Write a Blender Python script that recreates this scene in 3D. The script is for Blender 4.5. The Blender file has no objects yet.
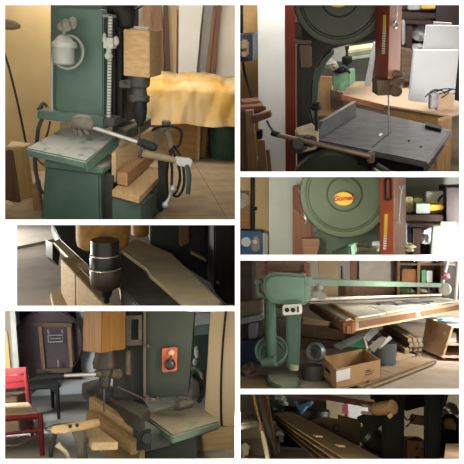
import bpy, bmesh, math, random
from mathutils import Vector, Matrix, noise

# A white display board with seven openings; behind every opening stands its own
# diorama of a woodworking shop. One camera looks at the board.
F, CX, CY, YB = 600.0, 232.0, 180.0, 4.0
RAD = math.radians
scn = bpy.context.scene
col = scn.collection
V = Vector

# ------------------------------------------------------------------ materials
def lin(h):
    h = h.lstrip('#')
    r = []
    for i in (0, 2, 4):
        c = int(h[i:i+2], 16) / 255.0
        r.append(c / 12.92 if c <= 0.04045 else ((c + 0.055) / 1.055) ** 2.4)
    return (r[0], r[1], r[2], 1.0)

_mats = {}
def mat(name, a, b=None, rough=0.6, scale=6.0, stretch=(1, 1, 1), metal=0.0, bump=0.15,
        dust=None, dust_amt=0.85, detail=5.0, lo=0.35, hi=0.65, spec=0.4, alpha=None):
    """Two-tone noise colour, bump, and optionally settled sawdust on upward faces."""
    if name in _mats:
        return _mats[name]
    m = bpy.data.materials.new(name)
    m.use_nodes = True
    nt = m.node_tree
    N, L = nt.nodes, nt.links
    bs = N['Principled BSDF']
    tc = N.new('ShaderNodeTexCoord')
    mp = N.new('ShaderNodeMapping')
    mp.inputs['Scale'].default_value = stretch
    L.new(tc.outputs['Object'], mp.inputs['Vector'])
    nz = N.new('ShaderNodeTexNoise')
    nz.inputs['Scale'].default_value = scale
    nz.inputs['Detail'].default_value = detail
    L.new(mp.outputs['Vector'], nz.inputs['Vector'])
    cr = N.new('ShaderNodeValToRGB')
    cr.color_ramp.elements[0].position = lo
    cr.color_ramp.elements[1].position = hi
    cr.color_ramp.elements[0].color = lin(a)
    cr.color_ramp.elements[1].color = lin(b or a)
    L.new(nz.outputs['Fac'], cr.inputs['Fac'])
    out = cr.outputs['Color']
    if dust:
        ge = N.new('ShaderNodeNewGeometry')
        sp = N.new('ShaderNodeSeparateXYZ')
        L.new(ge.outputs['Normal'], sp.inputs['Vector'])
        rp = N.new('ShaderNodeMapRange')
        rp.inputs['From Min'].default_value = 0.55
        rp.inputs['From Max'].default_value = 0.9
        rp.inputs['To Max'].default_value = dust_amt
        L.new(sp.outputs['Z'], rp.inputs['Value'])
        n2 = N.new('ShaderNodeTexNoise')
        n2.inputs['Scale'].default_value = 9.0
        n2.inputs['Detail'].default_value = 6.0
        L.new(tc.outputs['Object'], n2.inputs['Vector'])
        r2 = N.new('ShaderNodeMapRange')
        r2.inputs['From Min'].default_value = 0.25
        r2.inputs['From Max'].default_value = 0.48
        L.new(n2.outputs['Fac'], r2.inputs['Value'])
        mu = N.new('ShaderNodeMath'); mu.operation = 'MULTIPLY'
        L.new(rp.outputs[0], mu.inputs[0]); L.new(r2.outputs[0], mu.inputs[1])
        mx = N.new('ShaderNodeMix'); mx.data_type = 'RGBA'
        L.new(mu.outputs[0], mx.inputs[0])
        L.new(out, mx.inputs[6])
        mx.inputs[7].default_value = lin(dust)
        out = mx.outputs[2]
    L.new(out, bs.inputs['Base Color'])
    bs.inputs['Roughness'].default_value = rough
    bs.inputs['Metallic'].default_value = metal
    bs.inputs['Specular IOR Level'].default_value = spec
    if bump:
        bp = N.new('ShaderNodeBump')
        bp.inputs['Strength'].default_value = bump
        bp.inputs['Distance'].default_value = 0.01
        L.new(nz.outputs['Fac'], bp.inputs['Height'])
        L.new(bp.outputs['Normal'], bs.inputs['Normal'])
    _mats[name] = m
    return m

def wood(name, a, b, axis='y', rough=0.65, scale=5.0, bump=0.12, **k):
    st = {'x': (0.6, 9, 9), 'y': (9, 0.6, 9), 'z': (9, 9, 0.6)}[axis]
    return mat(name, a, b, rough=rough, scale=scale, stretch=st, bump=bump, **k)

def lined(name, a, b, line, axis='X', pitch=0.1, width=0.08, rough=0.7, scale=6.0, stretch=(1, 1, 1)):
    """Two-tone surface with evenly spaced joints or ruled marks across one axis."""
    if name in _mats:
        return _mats[name]
    m = mat(name, a, b, rough=rough, scale=scale, stretch=stretch)
    nt = m.node_tree; N, L = nt.nodes, nt.links
    bs = N['Principled BSDF']
    src = bs.inputs['Base Color'].links[0].from_socket
    tc = [n for n in N if n.type == 'TEX_COORD'][0]
    sp = N.new('ShaderNodeSeparateXYZ')
    L.new(tc.outputs['Object'], sp.inputs['Vector'])
    fac = None
    for ax in axis:
        d = N.new('ShaderNodeMath'); d.operation = 'DIVIDE'; d.inputs[1].default_value = pitch
        L.new(sp.outputs[ax], d.inputs[0])
        fr = N.new('ShaderNodeMath'); fr.operation = 'FRACT'
        L.new(d.outputs[0], fr.inputs[0])
        lt = N.new('ShaderNodeMath'); lt.operation = 'LESS_THAN'; lt.inputs[1].default_value = width
        L.new(fr.outputs[0], lt.inputs[0])
        if fac is None:
            fac = lt
        else:
            mxm = N.new('ShaderNodeMath'); mxm.operation = 'MAXIMUM'
            L.new(fac.outputs[0], mxm.inputs[0]); L.new(lt.outputs[0], mxm.inputs[1])
            fac = mxm
    mx = N.new('ShaderNodeMix'); mx.data_type = 'RGBA'
    L.new(fac.outputs[0], mx.inputs[0]); L.new(src, mx.inputs[6])
    mx.inputs[7].default_value = lin(line)
    L.new(mx.outputs[2], bs.inputs['Base Color'])
    return m

def w3(u, v, y):
    return V(((u - CX) / F * y, y, -(v - CY) / F * y))

# ------------------------------------------------------------------ panels
class Panel:
    """One opening of the board and the room behind it. Local frame: eye at the
    origin, x right, y into the room, z up."""
    def __init__(s, rect, un, h0, H):
        s.rect, s.H = rect, H
        s.far = None
        a, b = (un - CX) / F, (h0 - CY) / F
        if abs(b) < 1e-4:
            up = V((0, 0, 1))
        else:
            up = V((a, 1, (1 + a * a) / b))
            if up.z < 0:
                up = -up
        up.normalize()
        fwd = V((a, 1, -b)).normalized()
        rt = fwd.cross(up).normalized()
        s.R = Matrix((rt, fwd, up)).transposed()      # local -> world
        s.M4 = s.R.to_4x4()
        u0, v0, u1, v1 = rect
        e, o = 1.3, 105.0      # rooms run on past the outer edges of the board
        l, r = (o if u0 < 50 else e), (o if u1 > 400 else e)
        t, b = (o if v0 < 50 else e), (o if v1 > 450 else e)
        s.planes = [V((1, -(u0 - l - CX) / F, 0)), V((-1, (u1 + r - CX) / F, 0)),
                    V((0, -(v0 - t - CY) / F, -1)), V((0, (v1 + b - CY) / F, 1))]
    def ray(s, u, v):
        return s.R.transposed() @ V(((u - CX) / F, 1, -(v - CY) / F))
    def p(s, u, v, y):
        if s.far and y > s.far[0]:      # far things stand closer together
            y = s.far[0] + (y - s.far[0]) * s.far[1]
        r = s.ray(u, v); return r * (y / r.y)
    def g(s, u, v, z=None):
        z = -s.H if z is None else z
        r = s.ray(u, v); return r * (z / r.z)
    def pl(s, u, v, p0, n):
        r = s.ray(u, v); return r * (p0.dot(n) / r.dot(n))
    def px(s, y):
        return y / F
    def mb(s):
        return MB(s)
    def thing(s, name, label, cat, base, group=None):
        o = bpy.data.objects.new(name, None)
        col.objects.link(o)
        o.empty_display_size = 0.05
        o.matrix_world = s.M4 @ Matrix.Translation(base)
        tag(o, label, cat, group)
        o['_b'] = list(base)
        return o

def tag(o, label, cat, group=None):
    o['label'] = label
    o['category'] = cat
    if group:
        o['group'] = group

class MB:
    """Collects shapes in panel space and links them as one mesh object."""
    def __init__(s, P):
        s.P, s.bm = P, bmesh.new()
        s.smooth = 35
    # basic pieces
    def _v(s, pts):
        return [s.bm.verts.new(p) for p in pts]
    def poly(s, pts):
        s.bm.faces.new(s._v(pts)); return s
    def loft(s, rings, caps=True, closed=True):
        vs = [s._v(r) for r in rings]
        n = len(rings[0])
        for a, b in zip(vs, vs[1:]):
            for i in range(n if closed else n - 1):
                j = (i + 1) % n
                s.bm.faces.new((a[i], a[j], b[j], b[i]))
        if caps:
            s.bm.faces.new(vs[0][::-1]); s.bm.faces.new(vs[-1])
        return s
    def prism(s, pts, vec):
        vec = V(vec)
        return s.loft([[V(p) for p in pts], [V(p) + vec for p in pts]])
    def hexa(s, bot, top):
        return s.loft([bot, top])
    def box(s, c, size, rz=0.0, rx=0.0, ry=0.0):
        m = Matrix.Rotation(rz, 3, 'Z') @ Matrix.Rotation(ry, 3, 'Y') @ Matrix.Rotation(rx, 3, 'X')
        h = V(size) / 2
        q = lambda z: [V(c) + m @ V((x * h.x, y * h.y, z * h.z)) for x, y in ((-1, -1), (1, -1), (1, 1), (-1, 1))]
        return s.loft([q(-1), q(1)])
    def tube(s, pts, r, seg=8, caps=True):
        pts = [V(p) for p in pts]
        rs = r if isinstance(r, (list, tuple)) else [r] * len(pts)
        t0 = (pts[1] - pts[0]).normalized()
        n = t0.orthogonal().normalized()
        rings, prev = [], t0
        for i, p in enumerate(pts):
            t = (pts[min(i + 1, len(pts) - 1)] - pts[max(i - 1, 0)])
            t = t.normalized() if t.length > 1e-9 else prev
            q = prev.rotation_difference(t)
            n = (q @ n); n = (n - t * n.dot(t)).normalized()
            b = t.cross(n)
            rings.append([p + (n * math.cos(k * 2 * math.pi / seg) + b * math.sin(k * 2 * math.pi / seg)) * rs[i] for k in range(seg)])
            prev = t
        return s.loft(rings, caps)
    def curve(s, pts, r, seg=7, n=6):
        return s.tube(spline(pts, n), r, seg)
    def lathe(s, o, prof, axis=(0, 0, 1), seg=28):
        o, ax = V(o), V(axis).normalized()
        n = ax.orthogonal().normalized(); b = ax.cross(n)
        return s.loft([[o + ax * h + (n * math.cos(k * 2 * math.pi / seg) + b * math.sin(k * 2 * math.pi / seg)) * max(r, 1e-4)
                        for k in range(seg)] for r, h in prof])
    def cyl(s, p0, p1, r, r2=None, seg=20):
        p0, p1 = V(p0), V(p1)
        return s.lathe(p0, [(r, 0), (r if r2 is None else r2, (p1 - p0).length)], p1 - p0, seg)
    def ring(s, o, axis, R, r, seg=36, sub=8, sx=1.0):
        o, ax = V(o), V(axis).normalized()
        n = ax.orthogonal().normalized(); b = ax.cross(n)
        rings = []
        for k in range(seg):
            t = k * 2 * math.pi / seg
            d = n * math.cos(t) + b * math.sin(t)
            rings.append([o + d * (R + r * math.cos(j * 2 * math.pi / sub)) + ax * (r * sx * math.sin(j * 2 * math.pi / sub)) for j in range(sub)])
        vs = [s._v(q) for q in rings]
        for i in range(seg):
            a, c = vs[i], vs[(i + 1) % seg]
            for j in range(sub):
                s.bm.faces.new((a[j], a[(j + 1) % sub], c[(j + 1) % sub], c[j]))
        return s
    def ball(s, c, r, seg=16, n=9, amp=0.0, seed=0.0, freq=3.0):
        r = V((r, r, r)) if not hasattr(r, '__len__') else V(r)
        rings = []
        for i in range(n + 1):
            ph = math.pi * (i + (0.02 if i == 0 else -0.02 if i == n else 0)) / n
            row = []
            for k in range(seg):
                t = 2 * math.pi * k / seg
                d = V((math.sin(ph) * math.cos(t), math.sin(ph) * math.sin(t), math.cos(ph)))
                f = 1 + amp * noise.noise(d * freq + V((seed, seed * 2, 0)))
                row.append(V(c) + V((d.x * r.x, d.y * r.y, d.z * r.z)) * f)
            rings.append(row)
        return s.loft(rings)
    def grid(s, fn, nu, nv, thick=None):
        vs = [[s.bm.verts.new(fn(i / nu, j / nv)) for j in range(nv + 1)] for i in range(nu + 1)]
        fs = [s.bm.faces.new((vs[i][j], vs[i + 1][j], vs[i + 1][j + 1], vs[i][j + 1])) for i in range(nu) for j in range(nv)]
        if thick:
            bmesh.ops.recalc_face_normals(s.bm, faces=fs)
            bmesh.ops.solidify(s.bm, geom=fs, thickness=thick)
        return s
    # pieces read off the photograph, given real depth
    def slab(s, uv, z, h):
        """horizontal slab, top at height z"""
        return s.prism([s.P.g(u, v, z) for u, v in uv], (0, 0, -h))
    def vslab(s, uv, y, d, yaw=0.0, ref=None, tilt=0.0):
        """upright slab: outline on the vertical plane through ref at depth y, d deep"""
        u0, v0 = ref or uv[0]
        n = V((math.sin(yaw) * math.cos(tilt), math.cos(yaw) * math.cos(tilt), math.sin(tilt)))
        p0 = s.P.p(u0, v0, y)
        pts = [s.P.pl(u, v, p0, n) for u, v in uv]
        return s.prism(pts, V((math.sin(yaw), math.cos(yaw), 0)) * d)
    def vl(s, u, y, prof, seg=28):
        """upright turned piece: (row, radius) pairs in picture units at depth y"""
        k = y / F
        base = s.P.p(u, prof[0][0], y)
        return s.lathe(base, [(r * k, s.P.p(u, v, y).z - base.z) for v, r in prof], (0, 0, 1), seg)
    def line(s, pts, r, seg=8, smooth=0):
        """tube through (u, v, y) points, radius in metres"""
        q = [s.P.p(*t) for t in pts]
        if smooth and isinstance(r, (list, tuple)):
            r = [r[i] + (r[i + 1] - r[i]) * k / smooth for i in range(len(r) - 1) for k in range(smooth)] + [r[-1]]
        return s.tube(spline(q, smooth) if smooth else q, r, seg)
    def bev(s, w, seg=2, ang=30):
        bmesh.ops.recalc_face_normals(s.bm, faces=s.bm.faces)
        es = [e for e in s.bm.edges if len(e.link_faces) == 2 and e.calc_face_angle(0) > RAD(ang)]
        bmesh.ops.bevel(s.bm, geom=es, offset=w, segments=seg, affect='EDGES', clamp_overlap=True)
        return s
    def jit(s, amp, freq=3.0, seed=0.0):
        for v in s.bm.verts:
            v.co += noise.noise_vector(v.co * freq + V((seed, 0, 0))) * amp
        return s
    # finish
    def _finish(s, name, m, base, flat=False):
        P, bm = s.P, s.bm
        bmesh.ops.recalc_face_normals(bm, faces=bm.faces)
        RT = P.R.transposed()
        for n in P.planes + [None]:
            if n is None:
                no, co = RT @ V((0, 1, 0)), RT @ V((0, YB + 0.03, 0))
            else:
                no, co = RT @ n.normalized(), V((0, 0, 0))
            if any((v.co - co).dot(no) < -1e-6 for v in bm.verts):
                r = bmesh.ops.bisect_plane(bm, geom=bm.verts[:] + bm.edges[:] + bm.faces[:], dist=1e-7,
                                           plane_co=co, plane_no=no, clear_inner=True)
                ce = [e for e in r['geom_cut'] if isinstance(e, bmesh.types.BMEdge) and e.is_valid and e.is_boundary]
                if ce and not flat:
                    try:
                        bmesh.ops.holes_fill(bm, edges=ce, sides=0)
                    except Exception:
                        pass
        for v in bm.verts:
            v.co -= base
        me = bpy.data.meshes.new(name)
        bm.to_mesh(me); bm.free()
        me.materials.append(m)
        if s.smooth:
            me.shade_smooth()
            me.set_sharp_from_angle(angle=RAD(s.smooth))
        else:
            me.shade_flat()
        o = bpy.data.objects.new(name, me)
        col.objects.link(o)
        return o
    def part(s, name, m, parent, label=None):
        root = parent
        b = V((0, 0, 0))
        while root.parent is not None:
            root = root.parent
        b = V(root['_b'])
        o = s._finish(name, m, b)
        o.parent = parent
        if label:
            o['label'] = label
        return o
    def solo(s, name, m, label, cat, group=None):
        lo = V((min(v.co.x for v in s.bm.verts), min(v.co.y for v in s.bm.verts), min(v.co.z for v in s.bm.verts)))
        hi = V((max(v.co.x for v in s.bm.verts), max(v.co.y for v in s.bm.verts), 0))
        b = V(((lo.x + hi.x) / 2, (lo.y + hi.y) / 2, lo.z))
        o = s._finish(name, m, b)
        o.matrix_world = s.P.M4 @ Matrix.Translation(b)
        o['_b'] = list(b)
        tag(o, label, cat, group)
        return o
    def struct(s, name, m):
        o = s._finish(name, m, V((0, 0, 0)), True)
        o.matrix_world = s.P.M4
        o['kind'] = 'structure'
        return o

def spline(pts, n=6):
    pts = [V(p) for p in pts]
    out = []
    for i in range(len(pts) - 1):
        p0, p1, p2, p3 = pts[max(i - 1, 0)], pts[i], pts[i + 1], pts[min(i + 2, len(pts) - 1)]
        for k in range(n):
            t = k / n
            out.append(0.5 * ((2 * p1) + (p2 - p0) * t + (2 * p0 - 5 * p1 + 4 * p2 - p3) * t * t + (3 * p1 - p0 - 3 * p2 + p3) * t ** 3))
    out.append(pts[-1])
    return out

def lettering(P, name, text, m, parent, o, right, up, size, shear=0.0, bold=0.0):
    """raised lettering on a thing: centred at o, along right/up"""
    cu = bpy.data.curves.new(name, 'FONT')
    cu.body = text; cu.size = size; cu.align_x = 'CENTER'; cu.align_y = 'CENTER'
    cu.extrude = 0.0015; cu.shear = shear; cu.offset = bold
    t = bpy.data.objects.new(name, cu)
    me = bpy.data.meshes.new_from_object(t)
    bpy.data.objects.remove(t)
    r, u = V(right).normalized(), V(up).normalized()
    root = parent
    while root.parent is not None:
        root = root.parent
    b = V(root['_b'])
    n = r.cross(u)
    for v in me.vertices:
        v.co = V(o) + r * v.co.x + u * v.co.y + n * v.co.z - b
    me.materials.clear(); me.materials.append(m)
    ob = bpy.data.objects.new(name, me)
    col.objects.link(ob); ob.parent = parent
    return ob

# unseen strip lights added behind the board's rails to brighten the rooms
def strip(P, side, watts, colour=(1, 0.93, 0.82), aim=None, span=(0.02, 0.98), out=1.45):
    u0, v0, u1, v1 = P.rect
    y = YB + 0.07
    w3 = lambda u, v, yy=y: V(((u - CX) / F * yy, yy, -(v - CY) / F * yy))
    if side in ('top', 'bottom'):
        v = v0 - out if side == 'top' else v1 + out
        a, b = w3(u0 + (u1 - u0) * span[0], v), w3(u0 + (u1 - u0) * span[1], v)
    else:
        u = u0 - out if side == 'left' else u1 + out
        a, b = w3(u, v0 + (v1 - v0) * span[0]), w3(u, v0 + (v1 - v0) * span[1])
    L = bpy.data.lights.new('strip_fill', 'AREA')
    L.shape = 'RECTANGLE'
    ln = (b - a).length
    if side in ('top', 'bottom'):
        L.size, L.size_y = ln, 0.009
    else:
        L.size, L.size_y = 0.009, ln
    L.energy = watts; L.color = colour
    o = bpy.data.objects.new('strip_fill', L)
    col.objects.link(o)
    c = (a + b) / 2
    t = w3(*(aim or ((u0 + u1) / 2, (v0 + v1) / 2, 5.5)))
    o.location = c
    o.rotation_euler = (t - c).to_track_quat('-Z', 'Y').to_euler()
    return o

def lamp(P, at, aim, watts, size=(1.2, 0.25), colour=(1, 0.93, 0.82)):
    """unseen area light added out of view to brighten a room; at, aim = (column, row, distance)"""
    L = bpy.data.lights.new('fill_lamp', 'AREA')
    L.shape = 'RECTANGLE'; L.size, L.size_y = size
    L.energy = watts; L.color = colour
    o = bpy.data.objects.new('fill_lamp', L); col.objects.link(o)
    a, t = w3(*at), w3(*aim)
    o.location = a
    o.rotation_euler = (t - a).to_track_quat('-Z', 'Y').to_euler()
    return o

RECTS = {1: (5, 5, 235, 219.5), 2: (240, 5, 459.3, 171.6), 3: (240, 177, 459.3, 254.8), 4: (17, 225, 235, 305.8),
         5: (5, 311, 235, 458.8), 6: (240, 260.5, 459.3, 388.8), 7: (240, 394.2, 459.3, 459)}
# vanishing column of the uprights, horizon row, eye height over the floor
P1 = Panel(RECTS[1], 110, 20, 1.55)
P2 = Panel(RECTS[2], 345, -40, 2.3)
P3 = Panel(RECTS[3], 345, 150, 2.3)
P4 = Panel(RECTS[4], 110, 90, 1.95)
P5 = Panel(RECTS[5], 140, 300, 1.25)
P6 = Panel(RECTS[6], 330, 262, 0.93)
P7 = Panel(RECTS[7], 380, 392, 0.55)
P3.far = (5.5, 0.5)
P6.far = (8.8, 0.6)

# ------------------------------------------------------------------ board, partitions, camera, daylight

def board():
    xs = sorted({-110, 574} | {r[i] for r in RECTS.values() for i in (0, 2)})
    ys = sorted({-110, 574} | {r[i] for r in RECTS.values() for i in (1, 3)})
    bm = bmesh.new()
    y1 = YB + 0.02
    vf = {(i, j): bm.verts.new(w3(x, y, YB)) for i, x in enumerate(xs) for j, y in enumerate(ys)}
    vb = {(i, j): bm.verts.new(w3(x, y, y1)) for i, x in enumerate(xs) for j, y in enumerate(ys)}
    def solid(i, j):
        if not (0 <= i < len(xs) - 1 and 0 <= j < len(ys) - 1):
            return False
        cx, cy = (xs[i] + xs[i+1]) / 2, (ys[j] + ys[j+1]) / 2
        return not any(r[0] < cx < r[2] and r[1] < cy < r[3] for r in RECTS.values())
    for i in range(len(xs) - 1):
        for j in range(len(ys) - 1):
            if not solid(i, j):
                continue
            q = [(i, j), (i + 1, j), (i + 1, j + 1), (i, j + 1)]
            bm.faces.new([vf[k] for k in q]); bm.faces.new([vb[k] for k in q[::-1]])
            for (a, b), (di, dj) in (((q[0], q[1]), (0, -1)), ((q[1], q[2]), (1, 0)), ((q[2], q[3]), (0, 1)), ((q[3], q[0]), (-1, 0))):
                if not solid(i + di, j + dj):
                    bm.faces.new((vf[a], vf[b], vb[b], vb[a]))
    bmesh.ops.delete(bm, geom=[v for v in bm.verts if not v.link_faces], context='VERTS')
    bmesh.ops.recalc_face_normals(bm, faces=bm.faces)
    me = bpy.data.meshes.new('wall_front'); bm.to_mesh(me); bm.free()
    me.materials.append(mat('white_board', 'f9f9f9', rough=0.9, bump=0, spec=0.0))
    o = bpy.data.objects.new('wall_front', me); col.objects.link(o); o['kind'] = 'structure'

def partition(name, a, b, far=13.5):
    """thin dividing wall running back from the board between two openings; a, b = its two front ends"""
    bm = bmesh.new()
    y0 = YB + 0.022
    t = 0.35
    du, dv = (t, 0) if a[0] == b[0] else (0, t)
    rings = []
    for y in (y0, far):
        rings.append([bm.verts.new(w3(*q, y)) for q in ((a[0]-du, a[1]-dv), (b[0]-du, b[1]-dv), (b[0]+du, b[1]+dv), (a[0]+du, a[1]+dv))])
    A, B = rings
    for i in range(4):
        j = (i + 1) % 4
        bm.faces.new((A[i], A[j], B[j], B[i]))
    bm.faces.new(A[::-1]); bm.faces.new(B)
    bmesh.ops.recalc_face_normals(bm, faces=bm.faces)
    me = bpy.data.meshes.new(name); bm.to_mesh(me); bm.free()
    me.materials.append(mat('partition_paint', '5e574c', '686053', rough=0.9, bump=0))
    o = bpy.data.objects.new(name, me); col.objects.link(o); o['kind'] = 'structure'

board()
A0, A1 = -108, 572
partition('wall_left', (A0, A0), (A0, A1))
partition('wall_right', (A1, A0), (A1, A1))
partition('wall_middle', (237.5, A0), (237.5, A1))
partition('ceiling', (A0, A0), (A1, A0))
partition('floor', (A0, A1), (A1, A1))
for v, us in ((222.3, (A0, 237)), (308.4, (A0, 237)), (174.3, (238, A1)), (257.7, (238, A1)), (391.5, (238, A1))):
    partition('wall_divider', (us[0], v), (us[1], v))

cam = bpy.data.cameras.new('camera')
cam.sensor_width = 36.0
cam.lens = 36.0 * F / 464.0
cam.shift_y = -(232.0 - CY) / 464.0
co = bpy.data.objects.new('camera', cam); col.objects.link(co)
co.rotation_euler = (math.pi / 2, 0, 0)
scn.camera = co

w = bpy.data.worlds.new('daylight'); scn.world = w
w.use_nodes = True
w.node_tree.nodes['Background'].inputs[0].default_value = (1.0, 0.95, 0.87, 1)
w.node_tree.nodes['Background'].inputs[1].default_value = 1.7
vs = scn.view_settings
vs.view_transform = 'Standard'; vs.look = 'None'; vs.exposure = 0.0; vs.gamma = 1.0; vs.use_curve_mapping = False
# ================================================================== mortiser from its table side
def build_p1():
    P = P1
    W = RAD(20)
    ax, ay = V((math.cos(W), -math.sin(W), 0)), V((math.sin(W), math.cos(W), 0))
    green = mat('mortiser_green', '50695d', '5b7468', rough=0.5, scale=5, bump=0.08, dust='a9aa9c', dust_amt=0.8)
    dusty = mat('dusty_green', '566f63', '637d70', rough=0.6, scale=5, bump=0.08, dust='d3d3c8', dust_amt=0.98)
    iron = mat('dusty_iron', '3a3b38', '4a4a45', rough=0.55, scale=12, dust='8b8778', dust_amt=0.6)
    black = mat('black_iron', '1a1b1b', '262726', rough=0.5, scale=10, spec=0.2)
    steel = mat('steel', '9a9a94', 'b4b3ad', rough=0.35, metal=0.7, scale=10, bump=0.05)
    grime = mat('dusty_casting', '6f6d63', '89867a', rough=0.8, scale=14, bump=0.3)
    coverw = wood('cover_wood', 'ab8b5b', 'bb9c6d', 'x')
    pale = wood('pale_plank', 'c9ab7d', 'd9c096', 'y')
    pink = wood('red_plank', 'a77c58', 'bd9169', 'y')
    # room
    P.mb().poly([(-6, 2, -P.H), (6, 2, -P.H), (6, 9.6, -P.H), (-6, 9.6, -P.H)]).struct('floor', lined('tan_concrete', '85714f' if 0 else '857258', '9c886a', '6f5f49', 'XY', 0.95, 0.012, scale=5))
    P.mb().poly([(-6, 9.4, -P.H), (6, 9.4, -P.H), (6, 9.4, 3), (-6, 9.4, 3)]).struct('wall_back', mat('plaster', 'c6b89c', 'd2c5ab', rough=0.9, scale=2))
    # plywood sheet standing behind the machine
    P.mb().vslab([(2, 2), (60, 2), (60, 172), (2, 172)], 6.3, 0.03).bev(0.003).solo('plywood_sheet', mat('plywood_face', 'b59a69', 'c2a776', rough=0.7, scale=2.2), 'tall yellow plywood sheet standing behind the green mortiser with the oil cup', 'sheet')

    # ---- the machine
    T = P.thing('mortising_machine', 'green chisel mortiser with a glass oil cup on its column', 'machine', P.p(80, 228, 4.75))
    P.mb().vslab([(50, 2), (104, 2), (104, 130), (50, 119)], 4.86, 0.42, W, (80, 60)).bev(0.012).part('column', green, T)
    P.mb().vslab([(57, 9), (59, 7.6), (101, 9), (103.3, 11), (103.5, 121), (55, 114.5)], 4.76, 0.12, W, (80, 60)).bev(0.014, 3).part('front_cover', green, T)
    P.mb().vslab([(37, 110.5), (104, 117.5), (104, 127), (37, 119)], 4.70, 0.5, W, (80, 118)).bev(0.008).part('column_flange', green, T)
    # pedestal under the table
    P.mb().vslab([(45, 166), (100, 173), (101, 232), (40, 225)], 4.62, 0.55, W, (80, 170)).bev(0.015).part('pedestal', green, T)
    P.mb().vslab([(43, 161), (103, 168), (103, 174), (43, 167)], 4.57, 0.6, W, (80, 170)).bev(0.008).part('pedestal_rim', dusty, T)
    # sloping cast cover, bent down along its outer edge
    pts = [(25.5, 148, 4.62), (62, 127.5, 5.12), (96, 128, 5.12), (117, 135, 4.95), (102, 147, 4.62), (86, 161.5, 4.42)]
    top = [P.p(*q) for q in pts]
    P.mb().prism(top, (0, 0, -0.06)).bev(0.01, 2).part('cast_table', dusty, T)
    P.mb().prism([P.p(117, 135.5, 4.94), P.p(120, 137, 4.9), P.p(119, 146, 4.8), P.p(87.5, 171, 4.4), P.p(86.5, 162.5, 4.41), P.p(102, 148.5, 4.61)], -ax * 0.012).part('table_apron', green, T)
    # side ledge oddments
    P.mb().line([(38, 109, 4.72), (43, 103, 4.8), (47, 107, 4.8)], 0.012, 8, 3).ball(P.p(41, 107, 4.78), 0.02).part('cable_gland', iron, T)
    # oil cup
    cup = P.mb().vl(64, 4.62, [(64.5, 8), (63, 10), (46, 10.3)]).part('oil_cup', mat('cloudy_glass', '7f867f', '969b93', rough=0.25, scale=7), T)
    P.mb().vl(64, 4.62, [(47, 11.5), (42.5, 11.5), (41, 9), (36, 5.5), (34.5, 2)]).part('lid', mat('cup_lid', '96978d', 'aaaa9f', rough=0.45), cup)
    P.mb().box(P.p(54.5, 46, 4.6), (.03, .05, .03)).box(P.p(75, 46, 4.6), (.03, .05, .03)).bev(.005).part('clip', grime, cup)
    q = [P.p(68 + 15 * math.cos(t), 52 + 16.5 * math.sin(t), 4.66) for t in [i * math.pi / 14 - 2.2 for i in range(27)]]
    P.mb().tube(q, 0.0105, 8).part('hose_loop', mat('grey_hose', '8f9187', 'a2a399', rough=0.6), T)
    P.mb().line([(54.5, 46, 4.62), (52.3, 60, 4.64), (51.6, 90, 4.66), (52, 110, 4.68)], 0.009, 7, 5).part('drip_pipe', mat('grey_hose', '8f9187'), T)
    P.mb().cyl(P.p(66, 25, 4.74), P.p(66, 25, 4.62), 0.045).cyl(P.p(66, 25, 4.62), P.p(66, 25, 4.57), 0.025).bev(.004).ball(P.p(73, 23, 4.64), (.03, .03, .045)).ball(P.p(62, 27, 4.64), (.035, .03, .03)).line([(64, 30, 4.64), (64, 37, 4.63)], .014).part('oil_valve', grime, T)
    # graduated rail with clamps
    P.mb().vslab([(108.3, 15), (112, 15), (110, 122), (106.5, 122)], 4.62, 0.02, W, (110, 60)).part('depth_scale', lined('scale_steel', 'a9a79d', 'bbb9ae', '4b4b47', 'Z', 0.022, 0.3, rough=0.4), T)
    P.mb().vslab([(102, 13.5), (113, 14.5), (113, 18), (102, 17)], 4.62, 0.08, W, (110, 60)).bev(.004).part('scale_bracket', grime, T)
    P.mb().box(P.p(110, 43, 4.58), (.07, .08, .075), -W).ball(P.p(104.5, 38.5, 4.56), (.016, .02, .04)).ball(P.p(116, 41, 4.56), (.022, .02, .035)).ball(P.p(108.5, 56, 4.56), (.03, .03, .028)).line([(109, 42, 4.56), (108.5, 56, 4.56)], .018).part('stop_clamp', mat('galvanised', '9b9b91', 'b1b0a6', rough=0.5, scale=20), T)
    # spindle slide
    P.mb().vslab([(104, 2), (127, 4), (127, 122), (104, 120)], 4.95, 0.3, W, (110, 60)).part('slide_body', iron, T)
    P.mb().line([(121, 20, 4.78), (120.5, 118, 4.78)], 0.032, 14).line([(114, 30, 4.8), (114, 120, 4.8)], .02, 12).part('guide_rod', black, T)
    P.mb().line([(115, 2, 4.75), (124, 10, 4.72), (127, 28, 4.7)], [.10, .09, .05], 14, 4).part('motor', black, T)
    # boxed motor cover
    bx = P.mb().vslab([(123.5, 29), (149.5, 31), (149.5, 78), (123.5, 75.5)], 4.55, 0.33, W, (149.5, 55)).bev(0.005)
    bx.part('motor_cover', coverw, T, 'wooden box around the motor')
    P.mb().vslab([(130, 26), (148, 27.5), (148, 31), (130, 29.5)], 4.66, .12, W, (148, 28)).part('cover_clip', mat('clip_white', 'c9c4b6', 'dcd8cc', rough=.5), T)
    P.mb().line([(132, 27, 4.7), (131, 13, 4.8), (140, 7, 4.9), (147, 2, 5.0)], .009, 7, 5).part('power_cable', black, T)
    # spindle and chuck
    P.mb().vl(139, 4.68, [(103, 7.5), (101, 10.5), (96, 10.5), (95, 8), (88, 7), (86, 10), (76, 11)]).part('spindle', iron, T)
    P.mb().box(P.p(127, 84, 4.68), (.09, .1, .05), -W).cyl(P.p(125, 82, 4.6), P.p(129, 82, 4.5), .016).bev(.004).part('spindle_clamp', iron, T)
    P.mb().vl(140, 4.62, [(126, 2.5), (122, 4), (119, 6), (109, 7), (103, 6.5), (101, 5.5)]).part('drill_chuck', black, T)
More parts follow.
